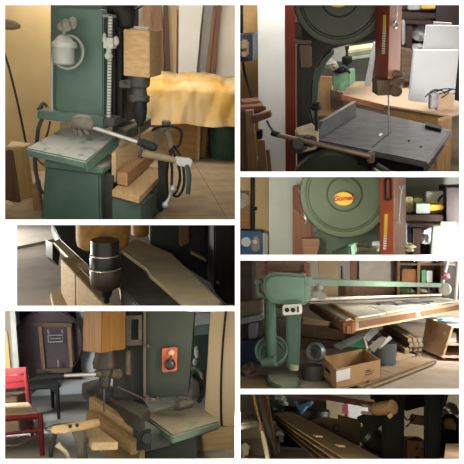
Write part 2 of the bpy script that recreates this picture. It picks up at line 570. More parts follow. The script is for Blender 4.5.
    P.mb().vl(139.3, 4.62, [(139, .9), (125, 1.3)], 12).part('drill_bit', iron, T)
    # knee with clamp arm, lever
    P.mb().slab([(112, 124), (138, 116.5), (150, 114), (151, 118), (126, 131)], -0.83, 0.085).bev(.006).part('knee_arm', mat('knee_iron', '4a4a44', '5a5a52', rough=.6, scale=12, dust='a09c8c', dust_amt=.9), T)
    P.mb().vslab([(103, 118), (114, 119), (114, 127), (103, 126)], 4.6, .2, W, (110, 120)).bev(.006).part('knee_block', iron, T)
    lv = P.mb().line([(90, 126.5, 4.46), (142, 143.5, 4.3)], 0.0165, 12).part('feed_lever', steel, T)
    P.mb().line([(138, 141.6, 4.31), (143, 143, 4.3), (153, 147, 4.27), (156.5, 148, 4.26)], [.024, .032, .033, .022], 14).part('grip', black, lv)
    P.mb().line([(72, 123.5, 4.5), (78, 122, 4.48), (86, 122.5, 4.46), (93, 127, 4.44)], [.035, .052, .056, .03], 14, 3).line([(74, 128, 4.5), (76, 134, 4.5)], .017).line([(79, 129, 4.49), (81, 135, 4.49)], .017).line([(85, 129, 4.47), (88, 134, 4.47)], .017).part('lever_hub', mat('dusty_hub', '5c594f', '726d60', rough=.8, scale=12, dust='aaa596'), lv)
    # slide housing under the boards
    P.mb().vslab([(112, 197.5), (141, 205), (141, 230), (112, 226)], 4.36, 0.75, W, (141, 205)).bev(.008).part('slide_housing', green, T)
    P.mb().vslab([(103, 174), (113, 176), (113, 228), (103, 228)], 4.62, .3, W, (110, 180)).part('slide_neck', iron, T)
    # vice
    vc = P.mb().vslab([(157.5, 156), (168, 157), (166, 176), (167, 206), (160, 213), (156, 208), (158, 180)], 4.52, .07, W, (160, 160)).bev(.006).part('vice_bracket', black, T)
    P.mb().line([(142, 153, 4.42), (146, 154, 4.42), (166, 158, 4.42), (176, 160.5, 4.42)], [.03, .028, .028, .022], 14).part('vice_screw', mat('brass_dusty', '7f7555', '968a66', rough=.6, scale=10), vc)
    P.mb().cyl(P.p(140.2, 152.5, 4.44), P.p(143.2, 153.3, 4.43), .042).part('vice_pad', iron, vc)
    P.mb().vslab([(175, 157), (190, 158.5), (193, 161), (190, 168), (179, 166), (175, 163)], 4.4, .045, 0.1, (180, 160)).bev(.006).part('vice_yoke', mat('pale_steel', 'a7a9a6', 'bcbdb9', rough=.35, metal=.4), vc)
    P.mb().line([(186.5, 165, 4.39), (189, 175, 4.39), (188, 194, 4.38)], [.013, .02, .017], 10, 3).part('vice_handle', mat('dark_teal', '2c3f3e', '37504d', rough=.5), vc)
    P.mb().line([(165, 206, 4.42), (169, 199, 4.42), (172, 191, 4.42), (173.5, 187, 4.42)], [.024, .014, .014, .022], 12).ball(P.p(166, 205, 4.42), .032).ball(P.p(173, 189, 4.42), .03).part('crank_handle', mat('pale_steel', 'a7a9a6'), vc)
    # boards in the vice
    P.mb().slab([(112, 190), (139, 197), (166, 170), (140, 164)], -1.235, .05).bev(.003).solo('wooden_base_board', wood('base_board', 'bd9a6c', 'cfae80', 'y'), 'wide scrap board lying lowest under the vice of the green mortiser', 'board')
    P.mb().slab([(117, 171.5), (127.5, 173.5), (154, 151), (144, 148.5)], -1.125, .10).bev(.003).solo('timber_block', pink, 'reddish timber batten held by the vice screw of the green mortiser', 'batten')
    a, b = P.p(111.5, 152.5, 4.64), P.p(150, 127, 5.34)
    P.mb().prism([a, b, b + V((0, 0, -.22)), a + V((0, 0, -.235))], ax * .035).bev(.003).solo('fence_board', pale, 'pale upright board behind the reddish batten on the green mortiser', 'board')
    # air hoses
    hs = mat('black_rubber', '1d1d1c', '2a2a28', rough=.5)
    h1 = P.mb().line([(150, 131, 5.3), (160, 127, 5.25), (172, 126, 5.2), (181, 131, 5.2), (180, 143, 5.15), (175, 148, 5.1)], .012, 8, 6)
    h1.line([(173, 146, 4.9), (178, 152, 4.9), (183, 165, 4.85), (184, 185, 4.8), (178, 196, 4.8), (172, 192, 4.8), (172, 170, 4.9), (170, 150, 5.0)], .012, 8, 6)
    h1.line([(171, 148, 5.0), (177, 160, 4.95), (180, 178, 4.9), (176, 192, 4.9), (170, 195, 4.9)], .012, 8, 6)
    h1.solo('air_hose', hs, 'black rubber air hose looping behind the vice handle', 'hose')
    P.mb().vl(166, 5.25, [(132, 3), (126, 3.5), (124, 4.5), (121, 4.5), (120, 2)], 14).line([(160, 130, 5.2), (173, 131, 5.3)], .02, 8).line([(167, 131, 5.25), (172, 150, 5.15)], .03, 10).solo('air_valve', mat('valve_brass', '8b8674', 'a29c88', rough=.45, metal=.3), 'brass air valve joined to the black hose behind the boards', 'valve')

    # ---- behind: tarp over crates
    z0 = -0.65
    fl, fr = P.p(140, 88, 6.75), P.p(250, 89, 6.6)
    bl, br = P.p(150, 70, 8.2), P.p(250, 75, 8.2)
    def cloth(a, b):
        # b: 0 hem at the front .. 0.5 front top edge .. 1 rear
        f = fl.lerp(fr, a); k = bl.lerp(br, a)
        f = V((f.x, f.y, z0)); k = V((k.x, k.y, z0 + .0))
        n1 = noise.noise(V((a * 7, b * 2, 1.5))); n2 = noise.noise(V((a * 16, b * 4, 4.2)))
        if b < .5:
            t = b / .5
            hem = -.445 + .03 * noise.noise(V((a * 4, 0, 9)))
            q = f + V((0, -.03 - .05 * (1 - t) + .06 * n1 * (1.2 - t) + .02 * n2, hem * (1 - t)))
            if t > .85:
                q += V((0, (t - .85) * .3, -.0))
            return q
        t = (b - .5) / .5
        q = f.lerp(k, t) + V((0, .045, .05 * n1 + .02 * n2 + .05 * math.sin(math.pi * min(1, t * 1.2))))
        return q
    P.mb().grid(cloth, 60, 44, .012).solo('yellow_tarp', mat('tarp_cloth', 'c5a877', 'bd9448', rough=.8, scale=3.2, lo=.45, hi=.62, bump=.2), 'mottled yellow cloth draped over crates at the workshop wall', 'cloth')
    cr = P.thing('wooden_crate', 'plain wooden crate standing on the floor under the yellow cloth', 'crate', P.g(187, 155))
    def bx3(u0, u1, vb, y, top, d):
        a, b = P.p(u0, vb, y), P.p(u1, vb, y)
        return [V((a.x, y, -P.H)), V((b.x, y, -P.H)), V((b.x, y + d, -P.H)), V((a.x, y + d, -P.H))], top
    q, t = bx3(170, 198, 155, 6.9, -.80, .9)
    P.mb().hexa(q, [V((p.x, p.y, t)) for p in q]).bev(.006).part('panel', wood('crate_ply', 'b48f58', 'c6a26c', 'x'), cr)
    q, t = bx3(196.5, 199.5, 155, 6.86, -.80, .03)
    P.mb().hexa(q, [V((p.x, p.y, t)) for p in q]).part('batten', pale, cr)
    q, t = bx3(200, 206, 152, 7.0, -.82, .5)
    P.mb().hexa(q, [V((p.x, p.y, t)) for p in q]).bev(.01).solo('wooden_post', wood('post_wood', 'a6834f', 'b9965f', 'z'), 'short wooden post on the floor beside the crate under the cloth', 'post')
    c = P.p(226, 130, 7.05)
    P.mb().lathe((c.x, c.y, -P.H), [(.19, 0), (.205, .04), (.215, .3), (.21, .5), (.2, .7), (.19, .72)]).solo('green_drum', mat('drum_green', '38594f', '44695d', rough=.5), 'dark green round drum standing under the hem of the yellow cloth', 'drum')
    # sheets and planks leaning on the far wall
    def lean(u, y, name, m, lab, cat, wv=.025, grp=None, b=0.25):
        """u: four columns top-left, top-right, bottom-right, bottom-left; rows run from the frame's top to the tarp"""
        pts = [(u[0], 2), (u[1], 2), (u[2], 112), (u[3], 112)]
        P.mb().vslab(pts, y, wv, 0, (u[0], 40), -.02).bev(.003).solo(name, m, lab, cat, grp)
    wp = mat('white_sheet', 'e6e0d3', 'efeae0', rough=.6, scale=2)
    gp = mat('grey_sheet', '8f8b84', '9d9992', rough=.6, scale=2)
    bp_ = wood('brown_plank', '77553d', '8a654a', 'z')
    lean((143, 151, 155, 147), 8.9, 'brown_plank', wood('brown_red_plank', '8e6a4c', '9c775a', 'z'), 'brown plank leaning behind the wooden motor cover', 'plank')
    lean((151.5, 162, 165, 155), 8.8, 'brown_plank', bp_, 'wider dark brown plank leaning beside the wooden motor cover', 'plank')
    lean((163, 168, 172, 167), 8.85, 'dark_plank', wood('dark_plank', '4f3a2c', '5d4636', 'z'), 'narrow dark plank next to the wider brown plank', 'plank')
    lean((168, 177, 176, 169), 9.0, 'cream_batten', wood('cream_batten', 'b89c74', 'c6ab84', 'z'), 'cream batten between the dark plank and the tall white board', 'batten')
    lean((179, 203, 193, 178), 8.85, 'white_board', wp, 'tall white board leaning on the wall above the cloth', 'board')
    lean((204, 215, 206, 196), 8.95, 'grey_board', gp, 'grey board leaning between white board and brown moulding', 'board')
    lean((214, 217, 205.5, 201), 8.6, 'brown_moulding', bp_, 'thin brown moulding leaning against the grey board', 'moulding')
    lean((217.5, 221.5, 212, 206.5), 8.55, 'brown_moulding', wood('moulding_two', '6d4a38', '805a45', 'z'), 'second brown moulding, next to the broad cream sheet', 'moulding')
    lean((222, 240, 240, 213), 8.7, 'cream_sheet', mat('cream_sheet', 'd8cfba', 'e4dcc8', rough=.6, scale=2), 'broad cream sheet leaning beside the brown mouldings', 'sheet')
    # foot of the plywood: boxes and offcuts
    ob = P.thing('wooden_box', 'open wooden box standing on the floor below the plywood sheet', 'box', P.g(22, 212))
    P.mb().vslab([(10, 150), (27, 146), (36, 204), (24, 218), (21, 218)], 5.25, .03, -.5, (20, 200)).part('side_panel', wood('box_side', 'b89a62', 'c8aa72', 'z'), ob)
    P.mb().vslab([(5, 148), (11, 151), (21, 218), (16, 224), (5, 224)], 5.2, .03, .5, (12, 200)).part('side_panel', wood('box_dark', '5d4731', '6b533b', 'z'), ob)
    P.mb().prism([P.p(6, 147, 5.2), P.p(25, 146, 5.3), P.p(31, 143.5, 5.6), P.p(12, 141, 5.6)], (0, 0, -.03)).part('lid', wood('box_top', 'b79f78', 'c7b089', 'x'), ob)
    P.mb().vslab([(31, 186), (38, 180), (43, 226), (36, 230)], 4.95, .05, .3, (38, 200)).bev(.004).solo('wooden_offcut', pink, 'reddish wooden offcut leaning on the pedestal of the oil-cup machine', 'offcut')
    P.mb().vslab([(22, 207), (32, 198), (36, 226), (24, 228)], 5.05, .04, .2, (30, 210)).bev(.004).solo('broken_board', pale, 'pale broken board standing between the box and the offcut', 'board')
    P.mb().vslab([(1, 201), (9, 202), (13.5, 205.5), (9, 210), (1, 211)], 4.75, .05).bev(.01).solo('plank_end', pale, 'rounded pale plank end poking into view low beside the dark box', 'plank')
    P.mb().line([(-6, 22, 4.9), (8, 24.5, 4.9), (15, 25.5, 4.9), (20.5, 26.5, 4.9)], [.036, .040, .034, .012], 12, 3).solo('wooden_stick', wood('grey_handle', '6f5c41', '84704f', 'x'), 'brown wooden stick poking out in front of the plywood near the top', 'stick')
    P.mb().line([(4, 52, 6.1), (9, 68, 6.1), (17, 100, 6.1), (23, 128, 6.1), (27, 146, 6.1), (32, 152, 5.9)], .011, 7, 6).solo('wall_cable', hs, 'thin black cable hanging down the plywood sheet', 'cable')
    P.mb().line([(42, 119, 4.9), (38.5, 128, 4.95), (37, 140, 5.0), (35, 156, 5.0), (36, 172, 4.95), (39, 186, 4.9), (42, 194, 4.9)], .016, 8, 6).solo('grey_cable', mat('grey_cable', '4b4f52', '585c5f', rough=.5), 'thick grey cable drooping from the flange beside the sloping table', 'cable')
    P.mb().line([(50, 122, 5.0), (47, 135, 5.2), (40, 150, 5.2), (37, 158, 5.1), (45, 166, 5.0)], .009, 7, 6).solo('thin_cable', mat('brown_cable', '4a3627', '5a4432', rough=.5), 'thin brown cable crossing behind the thick grey cable', 'cable')
    lamp(P, (130, -85, 5.6), (160, 100, 9.0), 112, (2.2, 1.0), (1, .95, .87))
    lamp(P, (100, -85, 4.7), (95, 130, 5.0), 16, (1.6, .4), (1, .95, .87))
    lamp(P, (-70, 60, 4.8), (60, 120, 6.0), 4, (.5, 1.2), (1, .94, .84))
build_p1()
# ================================================================== bandsaw, table view
def spanner(P, T, m, y, top, bot):
    """open-ended spanner hung on a face: top, bot = (column, row)"""
    a, b = P.p(top[0], top[1], y), P.p(bot[0], bot[1], y)
    d = (b - a).normalized(); x = d.cross(V((0, 1, 0))).normalized()
    k = y / F
    def jaw(c, s):
        # open jaw: a C-shaped outline
        pts = []
        for i in range(17):
            t = RAD(35) + i * RAD(290) / 16
            pts.append(c + (d * -math.cos(t) * s + x * math.sin(t)) * 2.6 * k)
        for i in range(17):
            t = RAD(325) - i * RAD(290) / 16
            pts.append(c + (d * -math.cos(t) * s + x * math.sin(t)) * 1.2 * k)
        P_ = P.mb(); P_.prism(pts, V((0, -.015, 0)))
        return P_
    jaw(a, 1).part('jaw', m, T); jaw(b, -1).part('jaw', m, T)
    P.mb().tube([a + d * 2 * k, a + d * 3.4 * k, b - d * 3.4 * k, b - d * 2 * k], [.9 * k, .75 * k, .75 * k, .9 * k], 8).part('shank', m, T)

def badge(P, T, u, v, y, ru, rv):
    k = y / F
    c = P.p(u, v, y)
    pts = [c + V((math.cos(t) * ru * k, 0, math.sin(t) * rv * k)) for t in [i * math.pi / 16 for i in range(32)]]
    b = P.mb().prism(pts, (0, .02, 0)).part('badge', mat('badge_yellow', 'e6a91c', 'efbb2d', rough=.4, bump=0), T, 'oval yellow badge with red script')
    lettering(P, 'badge_script', 'Gomed', mat('badge_red', 'a5271a', rough=.4, bump=0), b, c + V((0, -.002, rv * k * .08)), (1, 0, .08), (-.08, 0, 1), rv * k * 1.0, .35, .002)

def wheel_cover(P, T, u, v, y, R, m, name='upper_wheel_cover', tilt=0.0):
    k = y / F
    c = P.p(u, v, y + .16)
    ax = V((math.sin(tilt), -math.cos(tilt), 0))
    pr = [(R, 0), (R, .10), (R - 1, .118), (R - 3, .122), (R - 6, .118), (R - 7, .13), (R - 8.5, .132), (R - 9.5, .12), (18, .125), (16, .14), (8, .145), (.01, .145)]
    P.mb().lathe(c, [(r * k, h) for r, h in pr], ax, 72).part(name, m, T)
    for r_, t in ((1.8, 1.2),):
        P.mb().cyl(P.p(u, v - 11, y + .06), P.p(u, v - 11, y - .0), r_ * k).part('wheel_hub', m, T)

def build_p2():
    P = P2
    sawg = mat('saw_green', '363b2c', '3f4534', rough=.45, scale=4, bump=.05, dust='77745f', dust_amt=.5)
    frame = mat('saw_frame', '2c2824', '37322c', rough=.6, scale=7, bump=.15)
    frameg = mat('saw_frame_green', '435444', '4e6150', rough=.55, scale=6)
    red = mat('saw_red', '7c3325', '8b3d2c', rough=.5, scale=6, bump=.08)
    redp = mat('lit_red', '9c6a53', 'b07f67', rough=.6, scale=8, stretch=(1, 1, .3))  # paler tone paints in the light on the post's right face
    iron = mat('table_iron', '4b4a4d', '6e6c6c', rough=.38, scale=7, stretch=(1, 2.2, 1), metal=.35, bump=.04, detail=8, lo=.3, hi=.75)
    dark = mat('fence_iron', '3b3b3c', '4a4a4a', rough=.5, scale=9)
    rust = mat('rust_iron', '5a4638', '75604c', rough=.7, scale=16, dust='a2957d', dust_amt=.6)
    black = mat('black_iron', '1e1f1f'); steel = mat('steel', '9a9a94')
    benchw = wood('bench_wood', 'b59a7b', 'c7ad8f', 'x', dust='cbb49a', dust_amt=.8)
    darkw = wood('dark_cabinet_wood', '33231f', '402d27', 'x', rough=.5)
    # room
    P.mb().poly([(-7, 2, -P.H), (7, 2, -P.H), (7, 12, -P.H), (-7, 12, -P.H)]).struct('floor', mat('dusty_floor', '6f6252', '82735f', rough=.9, scale=3))
    P.mb().poly([(-7, 10.6, -P.H), (7, 10.6, -P.H), (7, 10.6, 3), (-7, 10.6, 3)]).struct('wall_back', mat('dim_wall', '6d685f', '7a756b', rough=.9, scale=2))
    P.mb().vslab([(257.5, 1), (285.5, 1), (286, 176), (259, 176)], 6.6, .5).struct('wall_left', mat('white_plaster', 'd3d5d0', 'dfe0db', rough=.9, scale=2.5, bump=.1))
    P.mb().vslab([(238, 1), (262, 1), (262, 176), (238, 176)], 7.3, .03).solo('plywood_sheet', mat('saw_ply', 'c09a63', 'cda873', rough=.7, scale=3), 'yellow plywood sheet behind the blue switch box with a grey side', 'sheet')
    P.mb().vslab([(284.6, 1), (295.5, 1), (295.5, 176), (285.5, 176)], 6.0, .12).bev(.004).solo('red_post', red, 'dark red post standing between white wall and bandsaw', 'post')
    # switch box and clutter at the plywood
    sb = P.thing('switch_box', 'blue metal switch box mounted on plywood with a worn lever', 'switch', P.p(248, 61, 6.9))
    P.mb().vslab([(239, 35), (252, 35), (252, 61), (239, 62)], 6.75, .25).bev(.01).part('housing', mat('switch_blue', '39424f', '454e5b', rough=.5), sb)
    P.mb().vslab([(252.5, 34), (258, 35), (258, 59), (252.5, 61)], 6.74, .26).bev(.008).part('side_cover', mat('switch_grey', '8d939a', '9ba1a6', rough=.5), sb)
    P.mb().vslab([(240, 40), (248, 41), (248, 57), (240, 58)], 6.6, .1).bev(.02).cyl(P.p(244, 46, 6.62), P.p(244, 46, 6.5), .03).cyl(P.p(244, 54, 6.62), P.p(244, 54, 6.5), .03).part('switch_plate', mat('old_brass', '7b6a55', '8f7e66', rough=.5), sb)
    P.mb().line([(243, 62, 6.9), (245, 75, 6.9), (249, 88, 6.8), (253, 101, 6.7)], .014, 8, 5).solo('switch_cable', black, 'black cable hanging below the blue switch box', 'cable')
    P.mb().line([(240.5, 3, 7.1), (240.8, 33, 7.1)], .03, 8).solo('conduit_pipe', black, 'dark conduit pipe rising above the blue switch box', 'pipe')
    cw = wood('clamp_wood', '6d4b37', '7c5843', 'x'); bw = wood('stacked_board', '8b6c50', '9b7b5d', 'z'); bw2 = wood('board_two', '775a43', '856750', 'z')
    for pts, m, lab, y in (([(236, 112), (245, 112), (248, 176), (236, 176)], bw2, 'brown board on end at the edge of the picture below the clamps', 6.1),
                           ([(245, 111), (253, 110), (257, 176), (248, 176)], bw, 'lighter board on end, second in the row below the wooden clamps', 6.0),
                           ([(257, 140), (264, 140), (268, 176), (259, 176)], bw, 'short lighter board on end beside the white wall', 6.05),
                           ([(265, 150), (269, 150), (272, 176), (268, 176)], bw2, 'thin brown slat on end against the white wall', 6.15)):
        P.mb().vslab(pts, y, .05).bev(.004).solo('upright_board', m, lab, 'board')
    P.mb().box(P.p(247, 107, 6.2), (.34, .25, .06), .2).box(P.p(250, 103, 6.3), (.2, .2, .07), .3).bev(.008).solo('wooden_block', cw, 'dark wooden block lying on the boards below the blue switch box', 'block')
    P.mb().vslab([(252, 116), (270, 111.5), (271.5, 117), (253, 124)], 5.9, .08).bev(.006).solo('wooden_clamp', cw, 'reddish wooden clamp jaw laid across the upright boards', 'clamp')
    P.mb().vslab([(250, 111), (265, 106.5), (266, 110), (251, 116)], 6.2, .06).bev(.006).solo('wooden_clamp', bw2, 'upper wooden clamp jaw behind the reddish one', 'clamp')
    P.mb().vslab([(256.5, 131), (262, 131), (262, 139), (257, 140)], 5.95, .08).bev(.004).solo('black_block', black, 'small black block between the upright boards', 'block')
    P.mb().line([(267, 121, 5.9), (270, 127, 5.8), (274, 132, 5.6)], .012, 8, 5).solo('rod_cable', black, 'short black cable running to the bandsaw fence rod', 'cable')

    # ---- bandsaw
    T = P.thing('bandsaw', 'dark green bandsaw seen at its cast iron table and fence', 'bandsaw', P.p(340, 200, 5.2))
    P.mb().vslab([(297, 1), (384, 1), (384, 38), (344, 46), (330, 50), (321, 58), (315, 69), (311.5, 84), (310.5, 110), (314, 124), (322, 140), (322, 190), (297, 190)], 5.45, .3).bev(.02).part('frame', frame, T)
    P.mb().vslab([(331, 51), (322, 59.5), (316, 70), (312.5, 84), (311.5, 108), (317, 108), (318.5, 84), (321.5, 72), (327, 62), (334, 54)], 5.47, .26).part('frame_edge', frameg, T)
    wheel_cover(P, T, 340, -2.7, 5.12, 44.7, sawg)
    badge(P, T, 338.5, 1.2, 5.10, 9, 5.6)
    P.mb().lathe(P.p(334, 192, 5.2), [(.42, 0), (.42, .14), (.4, .16), (.3, .16), (.01, .17)], (0, -1, 0), 64).part('lower_wheel_cover', sawg, T)
    # red upright post with its guides
    a = [P.p(374.6, 77, 5.06), P.p(387.8, 79, 4.86), P.p(399.5, 76, 4.98)]
    b = [V((q_.x, q_.y, P.p(390, -30, 4.86).z)) for q_ in a]
    d = V((.02, .17, 0))
    P.mb().hexa([a[0], a[1], a[2], a[0] + d], [b[0], b[1], b[2], b[0] + d]).bev(.004).part('post', red, T)
    n = (a[2] - a[1]).cross(V((0, 0, 1))).normalized() * .004
    P.mb().prism([a[1] + n, a[2] + n, b[2] + n, b[1] + n], -n * .9).part('post_face', redp, T, 'pinkish side face of the red post with light painted in')
    n2 = (a[1] - a[0]).cross(V((0, 0, 1))).normalized() * .005
    q = lambda u, v: P.pl(u, v, a[0] + n2, n2.normalized())
    P.mb().prism([q(383, 15), (q(385.5, 15)), q(385.3, 31), q(382.6, 31)], -n2 * .8).part('rule_upper', mat('rule_yellow', 'd2ab3c', 'dab64b', rough=.5), T, 'yellow rule')
    P.mb().prism([q(382.6, 31), (q(385.3, 31)), q(384.3, 54), q(381.6, 54)], -n2 * .8).part('rule_lower', lined('rule_white', 'c9c2ae', 'd3ccb8', '7a6a55', 'Z', .02, .25), T, 'white rule')
    P.mb().box(P.p(384, 86, 5.0), (.15, .16, .12), .2).box(P.p(394, 80, 5.0), (.12, .16, .05), .2).ball(P.p(397, 74, 4.92), (.055, .04, .03)).cyl(P.p(396, 84, 5.0), P.p(396, 92, 4.9), .05).jit(.008, 20).part('blade_guide', rust, T)
    P.mb().vslab([(387.6, 60), (389, 60), (389, 136), (387.6, 136)], 5.06, .012, .3).part('saw_blade', steel, T)
    w_ = P.thing('spanner', 'steel ring spanner hanging on the pinkish face of the red post', 'spanner', P.p(395.5, 28, 4.9))
    P.mb().ring(P.p(395.5, 24.5, 4.88), (1, -.8, .1), .024, .008, 20).part('ring_end', steel, w_)
    P.mb().line([(396, 21, 4.88), (396.5, 8, 4.88), (397, -8, 4.88)], .008, 8).part('shank', steel, w_)
    # table
    z = P.p(428, 163, 4.5).z
    tp = [(314.5, 139.5), (352, 106.5), (452, 129.5), (428, 162.5)]
    P.mb().slab(tp, z, .05).bev(.012).part('table', iron, T)
    P.mb().slab([(320, 143), (352, 112), (445, 132), (424, 160)], z - .05, .14).part('table_web', black, T)
    P.mb().slab([(371, 147.5), (372.4, 148), (392, 131.5), (390.8, 131.2)], z + .002, .002).part('blade_slot', black, T)
    P.mb().slab([(378.5, 134.5), (380, 135.6), (382.6, 133.6), (381, 132.8)], z + .004, .004).part('table_insert', mat('insert_white', 'dcd9d0', rough=.4), T, 'small white insert')
    for u, v in ((409, 141), (421, 147)):
        P.mb().cyl(P.g(u, v, z + .003), P.g(u, v, z - .01), .010, seg=12).part('bolt', black, T)
    P.mb().slab([(426, 122.2), (442, 126), (441, 129), (425, 125)], z + .03, .03).part('stop_bar', black, T)
    # fence on the table
    k0, k1 = P.g(319.5, 139, z), P.g(356, 115.5, z)
    up = V((0, 0, .14))
    fv = (k1 - k0).normalized(); nx = V((fv.y, -fv.x, 0))
    P.mb().prism([k0, k1, k1 + up, k0 + up * .95 + fv * .06, k0 + up * .6], -nx * .035).bev(.005).part('fence', dark, T)
    P.mb().prism([k0 + up + fv * .07, k1 + up, k1 + up * 1.03, k0 + up * 1.03 + fv * .07], -nx * .035).part('fence_top', mat('worn_edge', '8a8985', '9c9b96', rough=.4, metal=.4), T)
    P.mb().line([(278, 135, 4.72), (371, 156.5, 4.42)], .0195, 14).part('fence_rail', mat('rail_steel', '6a5a4e', '857465', rough=.4, metal=.5), T)
    P.mb().line([(272, 133, 4.75), (280, 135.2, 4.72)], .024, 14).part('rail_grip', black, T)
    P.mb().box(P.p(299, 144, 4.72), (.10, .14, .12), -.3).cyl(P.p(306, 140, 4.7), P.p(313, 142, 4.65), .05).cyl(P.p(299, 143, 4.66), P.p(298, 144, 4.58), .045).bev(.008).part('fence_carriage', mat('carriage_dark', '28241f', '36312a', rough=.5, scale=9), T)
    P.mb().slab([(294.5, 128), (312, 122), (319, 128), (317, 135.5), (299, 140)], z + .12, .12).bev(.012).part('fence_bracket', mat('cream_casting', '8b7e62', 'a3957a', rough=.7, scale=10), T)
    P.mb().vl(316.5, 5.05, [(131, 1.8), (110, 1.8), (109.5, 5), (106, 5.6), (104, 3), (103, 4.5), (102, .5)], 18).part('fence_knob', black, T)
    P.mb().box(P.p(371, 157, 4.46), (.05, .05, .09), .4).bev(.01).part('rail_end', rust, T)
    P.mb().line([(378, 166, 4.7), (388, 172, 4.6)], .025, 10).part('tilt_lever', dark, T)
    # wooden pieces hung on the frame
    P.mb().vslab([(299, 45), (311, 45), (311.5, 67), (301, 67.5)], 5.15, .07).bev(.006).solo('wooden_handle_block', wood('grey_brown_wood', '5d4a38', '6e5947', 'z'), 'brown wooden block hanging on the dark bandsaw neck', 'block')
    P.mb().vslab([(294, 40.5), (312, 40.5), (311, 44), (296, 44)], 5.12, .09).bev(.004).solo('wooden_ledge', wood('ledge_wood', '54443a', '635146', 'x'), 'small ledge above the wooden block on the bandsaw neck', 'ledge')
    P.mb().vslab([(295, 22), (301, 21), (302, 40), (295, 40)], 5.25, .04).solo('small_board', wood('hung_board', '46332a', '574135', 'z'), 'small dark board standing on the ledge at the bandsaw neck', 'board')

    # ---- behind the saw
    zb = -1.62
    B = P.thing('workbench', 'long pale wooden workbench behind the bandsaw table', 'workbench', P.p(410, 200, 6.6))
    P.mb().slab([(330, 93), (335, 79), (405, 84), (464, 103), (463, 113), (450, 115.5), (383, 104.5)], zb, .02).part('worktop', benchw, B)
    P.mb().vslab([(342, 95), (384, 105), (384, 110.5), (342, 100)], 6.75, .05, -.35, (384, 108)).part('front_rail', wood('rail_red', '7b4b35', '8b5a42', 'x'), B)
    e0, e1 = P.g(383, 105, zb - .015), P.g(449, 116.2, zb - .015)
    P.mb().prism([e0, e1, e1 - V((0, 0, .16)), e0 - V((0, 0, .16))], (.02, .05, 0)).bev(.004).part('drawer_front', wood('drawer_wood', '8c6f40', '9d7f4d', 'x'), B)
    P.mb().vslab([(438, 121), (452, 118), (450, 180), (436, 180)], 6.3, .12, .1).bev(.004).part('leg', wood('bench_leg', '8f6f48', 'a17f56', 'z'), B)
    P.mb().vslab([(388, 135), (440, 135), (436, 180), (388, 180)], 6.9, .05).part('side_board', wood('bench_side', '6e4f38', '7e5d45', 'z'), B)
    P.mb().vslab([(363, 110), (384, 114), (384, 130), (363, 126)], 7.0, .1).part('shelf_board', darkw, B)
    # foam sheets
    foam = mat('foam_white', 'cfd2d6', 'd8dbde', rough=.8, scale=3, bump=.03)
    P.mb().vslab([(414, 50), (459, 50.5), (454, 105.5), (409, 101)], 6.72, .08, -.05, None, -.06).bev(.004).solo('foam_sheet', foam, 'large white foam sheet leaning on the workbench', 'foam sheet')
    P.mb().vslab([(427, 25.5), (463, 26), (461, 52), (423.5, 50.5)], 6.95, .08, -.05, None, -.06).bev(.004).solo('foam_sheet', foam, 'upper white foam sheet rising behind the larger one', 'foam sheet')
    P.mb().vslab([(434, 22), (452, 23), (452, 28), (434, 28)], 7.2, .05).solo('paper_sheet', mat('paper_pinkish', 'b8aba7', 'c5b9b4', rough=.8), 'narrow greyish sheet showing above the upper foam sheet', 'sheet')
    # parcel wound with cable
    bx = P.thing('cardboard_box', 'small brown box wound with dark cable on the workbench', 'box', P.p(440, 109, 6.3))
    P.mb().box(P.p(442, 101, 6.3), (.18, .14, .15), .35).bev(.006).part('carton', mat('carton', '95795f', 'a58a6e', rough=.8), bx)
    P.mb().box(P.p(433.5, 101, 6.2), (.09, .05, .15), .35).bev(.006).part('label_side', mat('box_blue', '3f4962', '8f8a8a', rough=.6, scale=14), bx)
    for k in range(4):
        c = P.p(437 + 2.2 * k, 95.5, 6.28)
        P.mb().tube([c + V((.08 * math.cos(t) * (1 + .2 * k), .06 * math.sin(t), .05 * math.sin(t + k) + .01 * k)) for t in [i * math.pi / 8 for i in range(16)]], .006, 6).part('cable', black, bx)
    P.mb().line([(425, 97, 6.4), (430, 93, 6.35), (436, 96, 6.3), (430, 101, 6.2)], .006, 6, 5).part('cable', black, bx)
    # dark cabinet with open shelf
    C = P.thing('dark_cabinet', 'dark brown cabinet with an open shelf behind the foam sheets', 'cabinet', P.p(425, 180, 9.0))
    P.mb().vslab([(402, 12), (437, 13), (437, 18.5), (402, 17.5)], 8.95, .6).bev(.008).part('shelf', darkw, C)
    P.mb().vslab([(402, 20), (436, 21), (436, 25), (402, 24)], 8.9, .15).bev(.008).part('rail', darkw, C)
    P.mb().vslab([(406, 25), (412, 25), (412, 60), (406, 60)], 8.95, .5).part('post', darkw, C)
    P.mb().vslab([(405, 55), (425, 55), (425, 140), (405, 140)], 9.0, .5).part('lower_case', darkw, C)
    P.mb().vslab([(400, 24), (440, 24), (440, 80), (400, 80)], 9.5, .05).part('back_panel', black, C)
    P.mb().vslab([(436, -40), (460, -40), (460, 30), (436, 30)], 8.9, .6).part('side_panel', mat('black_brown', '2b2226', '352b2e', rough=.5), C)
    P.mb().vslab([(421.5, -6), (436, -6), (435.5, 9), (421.5, 9)], 8.85, .3).bev(.01).solo('yellow_case', mat('case_yellow', 'cf9e2c', 'dbad3d', rough=.5), 'yellow case on the top shelf of the dark cabinet', 'case')
    P.mb().vslab([(408, -8), (421, -8), (420.5, 10), (408, 10)], 9.0, .3).bev(.01).solo('grey_carton', mat('carton_grey', '9aa0a0', 'adb2b0', rough=.7), 'pale grey carton beside the yellow case', 'carton')
    P.mb().ball(P.p(418, 32, 9.2), (.13, .12, .11), amp=.5, seed=3).ball(P.p(423, 35, 9.2), (.08, .1, .08), amp=.4, seed=8).solo('crumpled_paper', mat('crumpled', 'b9bcc0', 'cfd2d4', rough=.8), 'crumpled white paper in the open shelf of the cabinet', 'paper')
